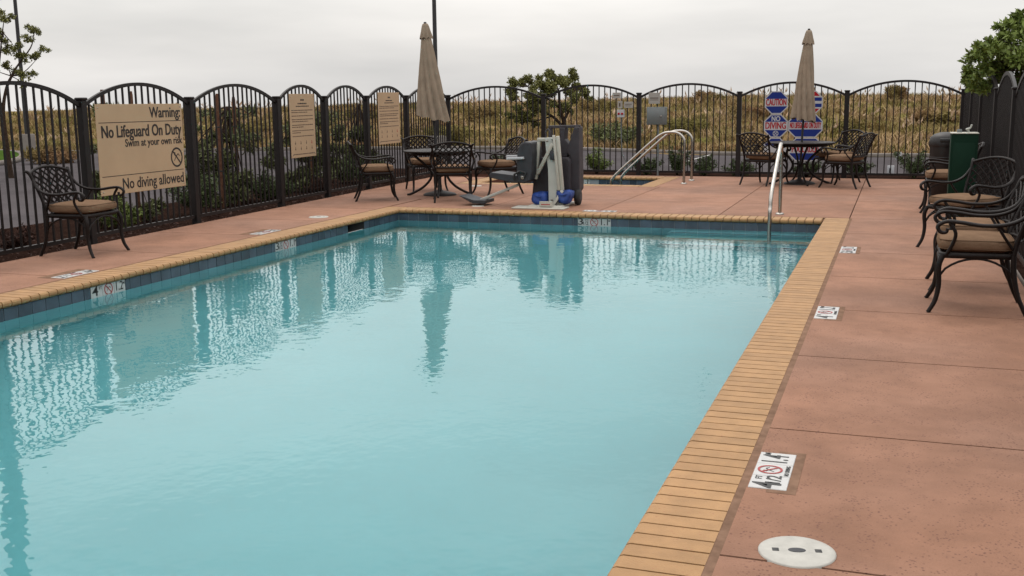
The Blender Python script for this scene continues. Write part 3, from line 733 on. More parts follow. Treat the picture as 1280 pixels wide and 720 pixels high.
# ================================================================== CHAIRS
def back_surf(u, v):
    return Vector((u * (.250 + .030 * v), .222 + .115 * v ** 1.25 + .045 * (1 - u * u), .505 + v * (.315 + .055 * (1 - u * u))))
def make_chair():
    e = empty('patio_armchair')
    fr_ = smooth_path([(-.265, -.25, .405), (.265, -.25, .405), (.25, .20, .40), (-.25, .20, .40)], 8, True)
    mb = MB()
    cor = [(-.262, -.245), (.262, -.245), (.245, .205), (-.245, .205)]
    loop = []
    for i in range(4):
        p, c, n = Vector(cor[i - 1]), Vector(cor[i]), Vector(cor[(i + 1) % 4])
        a, b = c + (p - c).normalized() * .05, c + (n - c).normalized() * .05
        for t in (0, .33, .67, 1): q = a * (1 - t) ** 2 + c * 2 * t * (1 - t) + b * t * t; loop.append((q.x, q.y, .405))
    mb.tube(loop, .017, 8, closed=True, flat=(1.25, .9))
    for k in range(6): x = -.2 + .08 * k; mb.tube([(x, -.24, .402), (x, .2, .402)], .009, 4)
    # apron arches between the legs
    for pa, pb in (((.255, -.255, .25), (.25, .215, .25)), ((-.255, -.255, .25), (-.25, .215, .25)), ((-.255, -.255, .25), (.255, -.255, .25))):
        A, B = Vector(pa), Vector(pb); mb.tube([A.lerp(B, t) + Vector((0, 0, .135 * math.sin(math.pi * t) ** .6)) for t in [k / 12 for k in range(13)]], .0085, 6)
    mb.build('seat_frame', CHAIRM, e)
    for s in (-1, 1):
        p = smooth_path([(s * .252, -.235, .405), (s * .268, -.258, .33), (s * .262, -.252, .20), (s * .266, -.268, .09), (s * .280, -.305, .012), (s * .282, -.312, 0)], 5)
        MB().tube(p, [.021 - .008 * (k / len(p)) + (.005 if k > len(p) - 4 else 0) for k in range(len(p))], 8).build('leg', CHAIRM, e)
        p = smooth_path([(s * .245, .205, .41), (s * .246, .215, .28), (s * .250, .245, .14), (s * .258, .300, .012), (s * .259, .305, 0)], 5)
        MB().tube(p, [.020 - .007 * (k / len(p)) + (.005 if k > len(p) - 4 else 0) for k in range(len(p))], 8).build('leg', CHAIRM, e)
    # back frame
    mb = MB()
    for s in (-1, 1):
        pts = [(s * .245, .205, .40), (s * .248, .215, .47)] + [tuple(back_surf(s, v)) for v in (.05, .3, .55, .8)] + [(s * .284, .332, .815), (s * .300, .352, .842), (s * .306, .362, .836)]
        p = smooth_path(pts, 4); mb.tube(p, .016, 8)
    mb.tube([tuple(back_surf(-1 + k / 8, 1)) for k in range(17)], .0155, 8)
    mb.tube([tuple(back_surf(-1 + k / 8, 0)) for k in range(17)], .013, 8)
    mb.build('back_frame', CHAIRM, e)
    mb = MB(); K = 1.45
    for sgn in (-1, 1):
        a = -1 - K + .17
        while a < 1:
            pts = []
            for k in range(13):
                v = k / 12; u = a + K * v
                if -1 <= u <= 1: pts.append(tuple(back_surf(sgn * u, v) + Vector((0, sgn * .003, 0))))
            if len(pts) > 1: mb.tube(pts, .0115, 4, flat=(1, .6))
            a += .305
    mb.build('lattice', CHAIRM, e)
    for s in (-1, 1):
        mb = MB()
        p = smooth_path([(s * .276, .305, .755), (s * .296, .245, .675), (s * .308, .14, .630), (s * .318, .0, .622), (s * .318, -.13, .640), (s * .314, -.225, .645), (s * .312, -.278, .612), (s * .312, -.262, .572), (s * .312, -.225, .570), (s * .312, -.218, .598)], 5)
        mb.tube(p, [.015] * (len(p) - 12) + [.015 - .0004 * k for k in range(12)], 8, flat=(.9, 1.15))
        p = smooth_path([(s * .314, -.205, .635), (s * .312, -.165, .565), (s * .292, -.180, .485), (s * .262, -.215, .405)], 5); mb.tube(p, .0125, 8)
        p = smooth_path([(s * .312, .09, .622), (s * .290, .14, .54), (s * .247, .20, .45)], 4); mb.tube(p, .010, 6)
        mb.build('armrest', CHAIRM, e)
    # cushion
    bm = bmesh.new(); bmesh.ops.create_cube(bm, size=1); bmesh.ops.subdivide_edges(bm, edges=list(bm.edges), cuts=7, use_grid_fill=True)
    for v in bm.verts:
        x, y, z = v.co * 2
        rr = lambda a, b: a * (1 - .10 * abs(b) ** 4)
        X, Y = rr(x, y), rr(y, x); edge = max(abs(x), abs(y))
        Z = z * (1 - .42 * edge ** 6) * (1 + .16 * (1 - x * x) * (1 - y * y))
        sh = 1 - .035 * abs(z) ** 3
        v.co = Vector((X * .258 * sh, -.025 + Y * .245 * sh, .476 + Z * .052))
    bm.verts.index_update(); m = MB().add([tuple(v.co) for v in bm.verts], [[v.index for v in f.verts] for f in bm.faces], True); bm.free()
    c = m.build('cushion', CUSH, e)
    for z in (.507, .447):
        loop = []
        for k in range(48):
            a = 2 * math.pi * k / 48; ca, sa = math.cos(a), math.sin(a)
            q = (abs(ca) ** 7 + abs(sa) ** 7) ** (-1 / 7); loop.append((ca * q * .247, -.025 + sa * q * .235, z))
        MB().tube(loop, .0045, 5, closed=True).build('piping', PIPE, c)
    return e
proto = make_chair(); first = [True]
def chair(x, y, face, label, group):
    """face: compass of the chair's front, degrees from +X towards +Y"""
    if first[0]: o = proto; first[0] = False
    else: o = copy_tree(proto)
    o.location = (x, y, 0); o.rotation_euler = (0, 0, R(face + 90)); o.scale = (1.05, 1.05, 1.03); tag(o, label, 'chair', group); return o
chair(-7.97, 9.05, 4, 'lone bronze armchair with tan cushion below the large warning sign', 'bronze lattice armchairs')
gl = 'bronze lattice armchairs'
chair(-7.66, 15.18, 30, 'bronze armchair on the left of the left table, nearest the fence', gl)
chair(-7.62, 17.0, -52, 'bronze armchair behind the left table, beside the second rules sign', gl)
chair(-6.40, 15.28, 112, 'bronze armchair in front of the left table with its back to the pool', gl)
chair(-6.15, 16.60, 226, 'bronze armchair to the right of the left table, behind the lift seat', gl)
chair(-2.20, 19.25, 62, 'bronze armchair left of the right table, below the octagon signs', gl)
chair(-.83, 18.95, 158, 'bronze armchair right of the right table, the one farthest right', gl)
chair(-1.05, 20.05, 222, 'bronze armchair behind the right table, between table and back fence', gl)
chair(.575, 8.50, 180, 'bronze armchair nearest the camera in the row along the right fence', gl)
chair(.60, 9.42, 181, 'bronze armchair second from the camera along the right fence', gl)
chair(.66, 11.72, 222, 'bronze armchair turned towards the pool in front of the green cabinet', gl)
chair(.62, 15.35, 180, 'bronze armchair mostly hidden between green cabinet and dark bin', gl)

# ================================================================== TABLES AND UMBRELLAS
def table(x, y, label):
    e = empty('round_table', (x, y, 0), R(20), label, 'table', 'round bronze tables')
    MB().lathe([(.03, .700), (.55, .700), (.575, .705), (.58, .715), (.575, .724), (.56, .727), (.03, .727)], 40).build('tabletop', CHAIRM, e)
    MB().lathe([(.44, .655), (.46, .655), (.46, .70), (.44, .70)], 32, cap=False).build('apron', CHAIRM, e)
    MB().lathe([(.10, .34), (.115, .34), (.115, .36), (.10, .36), (.10, .34)], 20, cap=False).build('ring', CHAIRM, e)
    for k in range(4):
        p = smooth_path([(.43, 0, .70), (.40, 0, .64), (.28, 0, .54), (.17, 0, .43), (.125, 0, .34), (.16, 0, .24), (.27, 0, .13), (.42, 0, .045), (.50, 0, .015), (.53, 0, .012)], 4)
        MB().tube(p, .021, 8, flat=(1, .8)).build('leg', CHAIRM, e, Matrix.Rotation(math.pi / 2 * k, 4, 'Z'))
    return e
def umbrella(x, y, leanx, leany, top, label, hem, seed, slim=1., drop=1.50):
    rs = random.Random(seed)
    b = empty('umbrella_base', (x, y, 0), 0, 'dark round ' + label[1], 'umbrella base', 'umbrella bases')
    MB().lathe([(.27, 0), (.27, .012), (.25, .03), (.15, .055), (.06, .075), (.035, .09), (.035, .16)], 32).build('weight', CHAIRM, b)
    MB().lathe([(.028, .09), (.028, .34), (.022, .345)], 16).build('socket', CHAIRM, b)
    e = empty('patio_umbrella', (x, y, 0.02), 0, label[0], 'umbrella', 'closed taupe umbrellas')
    e.rotation_euler = (leany, leanx, 0)
    MB().tube([(0, 0, .07), (0, 0, top - .06)], .019, 12).build('pole', LAMPM, e)
    z0, z1 = top - drop, top - .16; n = 64; rows = 26; vs = []
    for i in range(rows + 1):
        t = i / rows; Rr = (.185 * (1 - t) ** .80) * slim + .060
        for j in range(n):
            a = 2 * math.pi * j / n
            sp = a + .9 * t + .35 * math.sin(a + seed); f = 1 + (.34 * (1 - t) + .10) * (abs(math.sin(4 * sp)) ** .6 - .62) + .06 * math.sin(3 * a + 2.1 * seed + 2 * t)
            z = z0 + (z1 - z0) * t + (1 - t) ** 2 * (hem * math.cos(a - .3) + .018 * math.cos(8 * a))
            vs.append((Rr * f * math.cos(a), Rr * f * math.sin(a), z))
    fs = [(i * n + j, i * n + (j + 1) % n, (i + 1) * n + (j + 1) % n, (i + 1) * n + j) for i in range(rows) for j in range(n)]
    MB().add(vs, fs, True).build('folded_canopy', UMB, e)
    vs = []; pr = [(.098, top - .235), (.089, top - .19), (.074, top - .12), (.057, top - .05), (.042, top - .012), (.012, top)]
    for k, (r, z) in enumerate(pr):
        for j in range(n): a = 2 * math.pi * j / n; q = 1 + (.13 if k < 2 else .06) * math.cos(8 * a + seed); vs.append((r * q * math.cos(a), r * q * math.sin(a), z + (.014 * math.cos(8 * a) if k == 0 else 0)))
    fs = [(i * n + j, i * n + (j + 1) % n, (i + 1) * n + (j + 1) % n, (i + 1) * n + j) for i in range(len(pr) - 1) for j in range(n)]
    MB().add(vs, fs, True).build('vent_cap', UMB, e)
    MB().lathe([(.02, top - .012), (.024, top + .006), (.02, top + .018), (.008, top + .022)], 14).build('finial', LAMPM, e)
    for k in range(8):
        a = math.pi / 4 * k; MB().tube([(.03 * math.cos(a), .03 * math.sin(a), z1 - .05), (.10 * math.cos(a), .10 * math.sin(a), z0 + .05)], .006, 4).build('rib', LAMPM, e)
table(-6.98, 16.12, 'round bronze table under the left closed umbrella')
table(-1.62, 19.50, 'round bronze table under the right closed umbrella')
umbrella(-6.98, 16.12, R(-3.8), R(.5), 2.70, ('closed taupe umbrella leaning left through the left table', 'umbrella base under the left table'), -.07, 1, .92)
umbrella(-1.62, 19.50, R(1.6), R(0), 2.60, ('closed taupe umbrella through the right table in front of the octagon signs', 'umbrella base under the right table'), -.03, 2, .70, 1.52)

# ================================================================== HANDRAILS
def flange(p, e): MB().lathe([(.055, 0), (.055, .012), (.04, .022), (.026, .024)], 20, T(*p)).build('flange', STEEL, e)
def spa_rail(y, label):
    e = empty('spa_handrail', (-3.57, y, 0), 0, label, 'handrail', 'spa handrails'); e.location = (0, 0, 0)
    p = smooth_path([(-3.57, y, 0), (-3.57, y, .35), (-3.57, y, .68), (-3.59, y, .80), (-3.68, y, .885), (-3.82, y, .905), (-3.98, y, .87), (-4.2, y, .70), (-4.70, y, .25), (-4.86, y, .085), (-4.90, y, -.05), (-4.90, y, -.65)], 5)
    MB().tube(p, .024, 12).build('rail', STEEL, e); flange((-3.57, y, 0), e)
spa_rail(19.10, 'bent steel spa handrail nearer to the pool'); spa_rail(19.85, 'bent steel spa handrail nearer to the back fence')
e = empty('pool_handrail', (0, 0, 0), 0, 'bent steel stair handrail at the far right corner of the pool', 'handrail')
xh = -1.44
lowp = on_x(962.5, 262, xh)
p = smooth_path([(xh, 14.50, 0), (xh, 14.50, .4), (xh, 14.50, .72), (xh, 14.48, .83), (xh, 14.40, .895), (xh, 14.28, .88), (xh, lowp.y + .15, lowp.z + .22), (xh, lowp.y + .02, lowp.z + .02), (xh, lowp.y - .01, lowp.z - .12), (xh, lowp.y - .01, -.8)], 5)
MB().tube(p, .024, 12).build('rail', STEEL, e); flange((xh, 14.50, 0), e)

# ================================================================== POOL LIFT
YL = 14.82
def q(px, py, dy=0.): return on_y(px, py, YL + dy)
lift = empty('pool_lift', (-4.7, YL, 0), 0, 'white and charcoal pool lift with hanging seat at the far coping', 'pool lift')
lift.location = (0, 0, 0)
MB().rbox((-5.13, 14.36, .0), (-4.36, 14.66, .018), .004, 1).rbox((-4.95, 14.5, .0), (-4.45, 15.3, .03), .006, 1).build('base_plate', ALUM, lift)
def beam(a, b, w, d, m, name, par, bev=.008):
    a, b = Vector(a), Vector(b); dr_ = (b - a); L_ = dr_.length; z = dr_.normalized(); y_ = Vector((0, 1, 0)); x_ = y_.cross(z).normalized(); y_ = z.cross(x_)
    M = Matrix(((x_.x, y_.x, z.x, a.x), (x_.y, y_.y, z.y, a.y), (x_.z, y_.z, z.z, a.z), (0, 0, 0, 1)))
    return MB().rbox((-w / 2, -d / 2, 0), (w / 2, d / 2, L_), bev, 2).build(name, m, par, M)
MB().box((q(684, 258).x, YL - .36, .03), (q(699, 258).x, YL - .30, .10)).build('foot_box', ALUM, lift)
MB().box((q(686, 258).x, YL - .363, .055), (q(697, 258).x, YL - .36, .065)).build('warning_label', SIGNR, lift)
beam(q(697, 170, -.09), q(703, 238, -.09), .05, .05, ALUM, 'lift_arm', lift); beam(q(692, 169, -.12), q(699, 238, -.12), .035, .04, ALUM, 'actuator', lift)
beam(q(703, 238, -.10), q(692, 258, -.14), .05, .05, ALUM, 'lower_link', lift)
beam(q(691, 180, -.11), q(672, 217, -.05), .05, .05, ALUM, 'diagonal_brace', lift)
beam(q(674, 174, 0), q(670, 224, 0), .045, .05, ALUM, 'seat_post', lift); beam(q(672, 174.5, 0), q(689, 174.5, 0), .05, .06, ALUM, 'top_link', lift)
MB().tube([q(683, 171, -.02), q(682, 165, -.02), q(685, 161, -.02), q(688, 165, -.02), q(687, 171, -.02)], .012, 8).build('lifting_eye', PURPL, lift)
# seat shell: side outline given thickness
def outline(pts, y0, y1, m, name, par, bev=.02, pz=None):
    P = [q(*p) for p in pts]; bm = bmesh.new()
    f = bm.faces.new([bm.verts.new((p.x, y0, p.z)) for p in P]); r_ = bmesh.ops.extrude_face_region(bm, geom=[f])
    for v in r_['geom']:
        if isinstance(v, bmesh.types.BMVert): v.co.y = y1
    bmesh.ops.recalc_face_normals(bm, faces=bm.faces)
    if bev: bmesh.ops.bevel(bm, geom=list(bm.edges), offset=bev, segments=2, affect='EDGES', profile=.6)
    bm.verts.index_update(); mb = MB().add([tuple(v.co) for v in bm.verts], [[v.index for v in f.verts] for f in bm.faces], False); bm.free()
    return mb.build(name, m, par)
outline([(683, 172), (695.5, 172), (700, 212), (705, 250), (705, 258), (688, 258), (687, 212)], YL - .08, YL + .06, ALUM2, 'mast', lift, .008)
seat = outline([(653, 190), (656, 180), (662, 176), (670, 177), (672, 190), (671, 215), (669, 224), (662, 228), (654, 227), (652, 215)], YL - .24, YL + .22, GREYPL, 'seat_back', lift, .025)
outline([(618, 217), (621, 214), (652, 218), (655, 226), (648, 227), (619, 221)], YL - .22, YL + .20, GREYPL, 'seat_pan', lift, .012)
MB().tube([q(643, 225, -.26), q(643, 218, -.27), q(650, 214, -.27), q(657, 216, -.26), q(655, 222, -.26)], .016, 8).build('seat_belt', BLACK, lift)
ar = beam(q(633, 198.5, -.27), q(655, 197.5, -.27), .035, .04, SIGNW, 'armrest', lift); MB().tube([q(623, 198.8, -.27), q(634, 198.5, -.27)], .026, 10).build('grip', BLACK, ar)
ar = beam(q(633, 195.5, .25), q(655, 195, .25), .035, .04, SIGNW, 'armrest', lift); MB().tube([q(623, 195.8, .25), q(634, 195.5, .25)], .026, 10).build('grip', BLACK, ar)
MB().lathe([(.028, 0), (.028, .012), (.018, .016)], 12, Matrix.Translation(q(653, 222, -.25)) @ Matrix.Rotation(R(90), 4, 'X')).build('bolt', STEEL, lift)
beam(q(648, 231, -.05), q(601, 250, -.05), .04, .05, ALUM2, 'footrest_bar', lift)
outline([(580, 243), (584, 243.5), (599, 248.5), (613, 248.5), (613, 253), (597, 252.5)], YL - .22, YL + .16, GREYPL, 'footrest', lift, .008)
MB().tube(smooth_path([q(690, 174, -.10), q(694, 185, -.13), q(697, 215, -.12), q(699, 245, -.12), q(694, 256, -.20)], 5), .008, 6).build('hose', RUBBER, lift)
MB().rbox(tuple(q(687, 200, -.125)), tuple(q(687, 200, -.125) + Vector((.085, .05, .13))), .008, 2).build('control_box', GREYPL, lift)
for pp_ in ((684, 176), (694, 176), (697, 238), (690, 250)): MB().lathe([(.014, 0), (.014, .012), (.008, .016)], 10, Matrix.Translation(q(*pp_, -.085)) @ Matrix.Rotation(R(90), 4, 'X')).build('bolt', STEEL, lift)
# storage cart / cover standing behind the mast, with its wheels and blue weight bags
cart = empty('lift_cart', (0, 0, 0), 0, 'plum grey plastic wheeled cart standing behind the pool lift mast', 'cart')
yc0, yc1 = YL + .22, YL + .44
def qc(px, py): return on_y(px, py, YL + .30)
def outline_c(pts, y0, y1, m, name, par, bev=.015):
    P = [qc(*p) for p in pts]; bm = bmesh.new()
    f = bm.faces.new([bm.verts.new((p.x, y0, p.z)) for p in P]); r_ = bmesh.ops.extrude_face_region(bm, geom=[f])
    for v in r_['geom']:
        if isinstance(v, bmesh.types.BMVert): v.co.y = y1
    bmesh.ops.recalc_face_normals(bm, faces=bm.faces)
    bmesh.ops.bevel(bm, geom=list(bm.edges), offset=bev, segments=2, affect='EDGES', profile=.6)
    bm.verts.index_update(); mb = MB().add([tuple(v.co) for v in bm.verts], [[v.index for v in f.verts] for f in bm.faces], False); bm.free()
    return mb.build(name, m, par)
outline_c([(686, 157), (725.5, 156), (725.5, 159.5), (686, 160.5)], yc0 + .05, yc0 + .12, PURPL, 'handle', cart, .008)
outline_c([(719.5, 158.5), (725.5, 158.5), (726.5, 236), (722, 243), (714, 243), (715, 196), (710, 190), (713, 179)], yc0, yc1, PURPL, 'side_post', cart, .014)
outline_c([(700, 159.5), (708, 159.5), (707, 174), (713, 181), (710, 196), (696, 196), (697, 182), (702, 172)], yc0 + .03, yc1 - .02, PURPL, 'yoke', cart, .012)
outline_c([(686, 159.5), (690, 159.5), (690, 198), (686, 198)], yc0 + .05, yc0 + .13, PURPL, 'side_post', cart, .008)
outline_c([(672, 200), (680, 196), (714, 196), (716.5, 200), (717, 247), (712, 250), (668, 248)], yc0 - .06, yc1, PURPL, 'tub', cart, .03)
wc = on_z(722, 257, 0)
wl = MB().lathe([(.05, -.035), (.113, -.03), (.12, 0), (.113, .03), (.05, .035)], 28, Matrix.Translation((qc(724, 240).x, YL + .24, .12)) @ Matrix.Rotation(R(90), 4, 'Y')).build('wheel', RUBBER, cart)
MB().lathe([(.045, -.038), (.045, .038)], 18, Matrix.Translation((qc(724, 240).x, YL + .24, .12)) @ Matrix.Rotation(R(90), 4, 'Y')).build('hub', GREYPL, wl)
wl = MB().lathe([(.05, -.035), (.113, -.03), (.12, 0), (.113, .03), (.05, .035)], 28, Matrix.Translation((qc(676, 240).x, YL + .42, .12)) @ Matrix.Rotation(R(90), 4, 'Y')).build('wheel', RUBBER, cart)
def bag(px, py, rx, rz, label):
    c = on_y(px, py, YL - .02); e = bm = bmesh.new(); bmesh.ops.create_icosphere(bm, subdivisions=3, radius=1)
    for v in bm.verts:
        n = v.co.normalized(); k = 1 + .08 * math.sin(5 * n.x + 3 * n.z + px) + .07 * math.sin(7 * n.y - 4 * n.z)
        sq = (abs(n.x) ** 5 + abs(n.y) ** 5 + abs(n.z) ** 5) ** (-1 / 5); k += .05 * math.sin(14 * n.x + 9 * n.z) + .04 * math.sin(17 * n.z + 8 * n.y)
        v.co = Vector((c.x + n.x * sq * rx * k, c.y + n.y * sq * .13 * k, max(.031, c.z + n.z * sq * rz * k)))
    bm.verts.index_update(); mb = MB().add([tuple(v.co) for v in bm.verts], [[v.index for v in f.verts] for f in bm.faces], True); bm.free()
    e = empty('weight_bag', (0, 0, 0), 0, label, 'bag', 'blue bags at the foot of the lift')
    mb.build('sack', BLUE, e); MB().tube([(c.x - rx * .8, c.y - .10, c.z + rz * .55), (c.x, c.y - .145, c.z + rz * .4), (c.x + rx * .8, c.y - .10, c.z + rz * .55)], .008, 6).build('strap', BLUE, e)
bag(677, 248, .105, .095, 'blue bag on the left side of the lift mast'); bag(706, 246, .10, .092, 'blue bag on the right side of the lift mast')

# ================================================================== BIN AND GREEN CABINET
e = empty('litter_bin', (.62, 17.0, 0), 0, 'dark brown round bin with domed lid behind the green cabinet', 'bin')
MB().lathe([(.17, 0), (.19, .03), (.205, .72), (.21, .80)], 28).build('body', BINM, e)
lo_ = MB().lathe([(.22, .78), (.225, .80), (.22, .85), (.205, .91), (.15, .955), (.07, .98), (.01, .985)], 28).build('lid', BINM, e)
for z in (.30, .62): MB().lathe([(.204, z - .012), (.212, z), (.206, z + .012)], 28, cap=False).build('band', BINM, e)
MB().rbox((-.08, -.232, .845), (.08, -.19, .90), .01, 2).build('flap', BLACK, lo_)
gx0, gx1, gy = .575, .875, 14.0
e = empty('green_cabinet', (0, 0, 0), 0, 'tall dark green square cabinet with a small spout on top', 'cabinet')
MB().rbox((gx0, gy, 0), (gx1, gy + .34, 1.065), .006, 2).build('casing', GREENBOX, e)
MB().rbox((gx0 - .006, gy - .006, 1.065), (gx1 + .006, gy + .346, 1.077), .005, 2).build('top_rim', ALUM, e)
MB().rbox((gx0 + .03, gy - .004, .08), (gx1 - .03, gy, .96), .002, 1).build('front_panel', GREENBOX, e)
MB().tube(smooth_path([(.77, gy + .18, 1.07), (.77, gy + .18, 1.10), (.745, gy + .17, 1.115), (.785, gy + .15, 1.13), (.80, gy + .14, 1.17)], 4), .011, 8).build('spout', ALUM2, e)
MB().lathe([(.03, 1.07), (.03, 1.10), (.024, 1.115)], 14, T(.67, gy + .18)).build('button', BOXGREY, e)

# ================================================================== VEGETATION
def np_mesh(name, V, Fq, m, parent=None, smooth=False):
    me = bpy.data.meshes.new(name); nv, nf = len(V), len(Fq); k = Fq.shape[1]
    me.vertices.add(nv); me.vertices.foreach_set('co', V.astype(np.float32).ravel())
    me.loops.add(nf * k); me.loops.foreach_set('vertex_index', Fq.astype(np.int32).ravel())
    me.polygons.add(nf); me.polygons.foreach_set('loop_start', np.arange(0, nf * k, k, dtype=np.int32)); me.polygons.foreach_set('loop_total', np.full(nf, k, np.int32))
    me.materials.append(m); me.update(calc_edges=True); me.validate()
    return link(name, me, parent)
def leaves(C, size, aspect=.45, up=.3):
    """C: leaf positions (n,3) -> diamond leaves folded along the midrib (2 tris sharing it)"""
    n = len(C); d = RNG.normal(size=(n, 3)); d[:, 2] += up; d /= np.linalg.norm(d, axis=1)[:, None]
    w = RNG.normal(size=(n, 3)); w -= d * (w * d).sum(1)[:, None]; w /= np.linalg.norm(w, axis=1)[:, None]; nn = np.cross(d, w)
    s = size * RNG.uniform(.65, 1.25, n)[:, None]
    a = C; b = C + d * s * .5 + w * s * aspect * .5 + nn * s * .08; c = C + d * s; e = C + d * s * .5 - w * s * aspect * .5 + nn * s * .08
    V = np.stack([a, b, c, e], 1).reshape(-1, 3); return V, np.arange(4 * n).reshape(-1, 4)
def clump_points(clusters, n, shell=.55):
    vol = np.array([c[3] ** 2 for c in clusters]); pick = RNG.choice(len(clusters), n, p=vol / vol.sum())
    d = RNG.normal(size=(n, 3)); d /= np.linalg.norm(d, axis=1)[:, None]; r = RNG.uniform(0, 1, n) ** shell
    c = np.array([k[:3] for k in clusters])[pick]; rad = np.array([k[3] for k in clusters])[pick]
    return c + d * (r * rad)[:, None] * np.array([1, 1, .8])
def tree(name, label, base, limbs, clusters, n, size, leafm, trunk_r=.05, group=None, cat='tree', aspect=.45, sub=4):
    bx, by, bz = base; e = empty(name, base, 0, label, cat, group)
    mb = MB()
    for k, (pts, r) in enumerate(limbs):
        p = smooth_path(pts, 4); mb.tube(p, [r * (1 - .75 * i / (len(p) - 1)) for i in range(len(p))], 7)
    # twigs from the last point of each limb out to the clusters
    ends = [Vector(l[0][-1]) for l in limbs] + [Vector(l[0][len(l[0]) // 2 + 1]) for l in limbs if len(l[0]) > 2]
    cl = []
    for c in clusters:
        cv = Vector(c[:3]); a = min(ends, key=lambda q_: (q_ - cv).length)
        mb.tube([a, a.lerp(cv, .6) + Vector((0, 0, .03)), cv], [.014, .009, .004], 5)
        for k in range(sub):
            v = Vector(RNG.normal(size=3)).normalized() * c[3] * RNG.uniform(.45, 1.); v.z *= .8
            cl.append((cv.x + v.x, cv.y + v.y, cv.z + v.z, c[3] * RNG.uniform(.32, .55)))
            mb.tube([cv, cv + v], [.005, .002], 4)
    mb.build('trunk', BARK, e)
    V, Fq = leaves(clump_points(cl, n), size, aspect); np_mesh('crown', V, Fq, leafm, e)
    return e
def rc(n, cx, cy, cz, rx, ry, rz, r0, r1):
    o = []
    for _ in range(n):
        v = RNG.normal(size=3); v /= np.linalg.norm(v); v *= RNG.uniform(.35, 1)
        o.append((cx + v[0] * rx, cy + v[1] * ry, cz + v[2] * rz, RNG.uniform(r0, r1)))
    return o
GZ = -.17
# left slim tree on the island (open crown, crown reaches past the frame)
b = on_z(14, 223, GZ); D = b.length
def at_depth(px, py, dist):
    d = ray(px, py); h = math.hypot(d.x, d.y); return EY + d * (dist / h)
dl = math.hypot(b.x, b.y)
cs = []
for px, py, r in [(6, 22, .20), (4, 45, .26), (20, 62, .2), (-15, 60, .35), (44, 38, .17), (36, 48, .14), (55, 62, .13), (45, 68, .15), (34, 72, .15), (38, 96, .15), (22, 92, .17), (8, 80, .14), (-10, 90, .2), (8, 60, .2), (28, 105, .10), (-30, 40, .4)]:
    p = at_depth(px, py, dl); cs.append((p.x - b.x, p.y - b.y, p.z - GZ, r))
P_ = lambda px, py: tuple(at_depth(px, py, dl) - Vector((b.x, b.y, GZ)))
tree('slim_tree', 'slim open tree with dark leaves at the far left beyond the fence', (b.x, b.y, GZ),
     [([(0, 0, 0), P_(8, 180), P_(4, 140), P_(8, 110), P_(14, 95)], .07), ([P_(4, 140), P_(-4, 110), P_(0, 70), P_(3, 40)], .04), ([P_(8, 110), P_(20, 85), P_(38, 60), P_(42, 45)], .03), ([P_(14, 95), P_(30, 90), P_(45, 75)], .02), ([P_(-4, 110), P_(-15, 80), P_(-20, 55)], .03)],
     cs, 8500, .062, LEAF1)
# round tree behind the back fence
cb = at_depth(706, 205, 24.2); d0 = math.hypot(cb.x, cb.y); P_ = lambda px, py, dd=0: tuple(at_depth(px, py, d0 + dd) - Vector((cb.x, cb.y, GZ)))
cs = []
for px, py, r in [(648, 104, .17), (640, 112, .14), (665, 100, .16), (690, 95, .18), (684, 108, .2), (712, 96, .17), (704, 108, .2), (722, 112, .15), (664, 118, .2), (642, 122, .1), (690, 122, .24), (715, 126, .18), (732, 116, .1), (672, 136, .22), (650, 140, .2), (655, 150, .14), (637, 144, .10), (700, 138, .16), (668, 154, .10), (712, 140, .08), (737, 122, .07)]:
    p = P_(px, py, RNG.uniform(-.5, .5)); cs.append((*p, r))
tree('round_tree', 'dark green bushy tree behind the back fence above the pool lift', (cb.x, cb.y, GZ),
     [([(0, 0, 0), P_(707, 180), P_(705, 155), P_(700, 135), P_(698, 112)], .07), ([P_(705, 160), P_(690, 145), P_(672, 138), P_(655, 130)], .04), ([P_(705, 150), P_(715, 130), P_(718, 112)], .035), ([P_(700, 135), P_(680, 120), P_(660, 108)], .03), ([P_(690, 145), P_(665, 152), P_(650, 148)], .02)],
     [(*c[:3], c[3] * 1.12) for c in cs], 24000, .056, LEAF1, aspect=.5, sub=6)
# broad tree beyond the right fence
cs = rc(46, 2.0, 0, 2.35, 1.15, 1.3, 1.0, .22, .38)
tr = (2.55, 15.2, -.05)
cs = []
for px, py, r in [(1275, 28, .16), (1262, 38, .17), (1250, 50, .17), (1240, 62, .16), (1228, 66, .14), (1222, 76, .13), (1212, 88, .10), (1218, 98, .13), (1232, 92, .17), (1246, 80, .2), (1262, 62, .2), (1276, 50, .2), (1270, 86, .22), (1256, 96, .2), (1240, 104, .15), (1285, 70, .25), (1290, 40, .22), (1300, 60, .3), (1310, 90, .3), (1290, 100, .25), (1226, 106, .13), (1330, 40, .35), (1335, 80, .4), (1210, 76, .06), (1224, 60, .06)]:
    p = at_depth(px, py, 15.4 + RNG.uniform(-.35, .6)); cs.append((p.x - tr[0], p.y - tr[1], p.z - tr[2], r))
tree('broadleaf_tree', 'fresh green leafy tree rising above the right fence', tr,
     [([(0, 0, 0), (.03, 0, .8), (-.02, .05, 1.5), (.02, 0, 2.1)], .08), ([(-.02, .05, 1.2), (-.35, .05, 1.6), (-.6, 0, 1.85)], .04), ([(0, .05, 1.4), (.3, .1, 1.9), (.5, 0, 2.3)], .04)],
     cs, 15000, .082, LEAF2, aspect=.42)
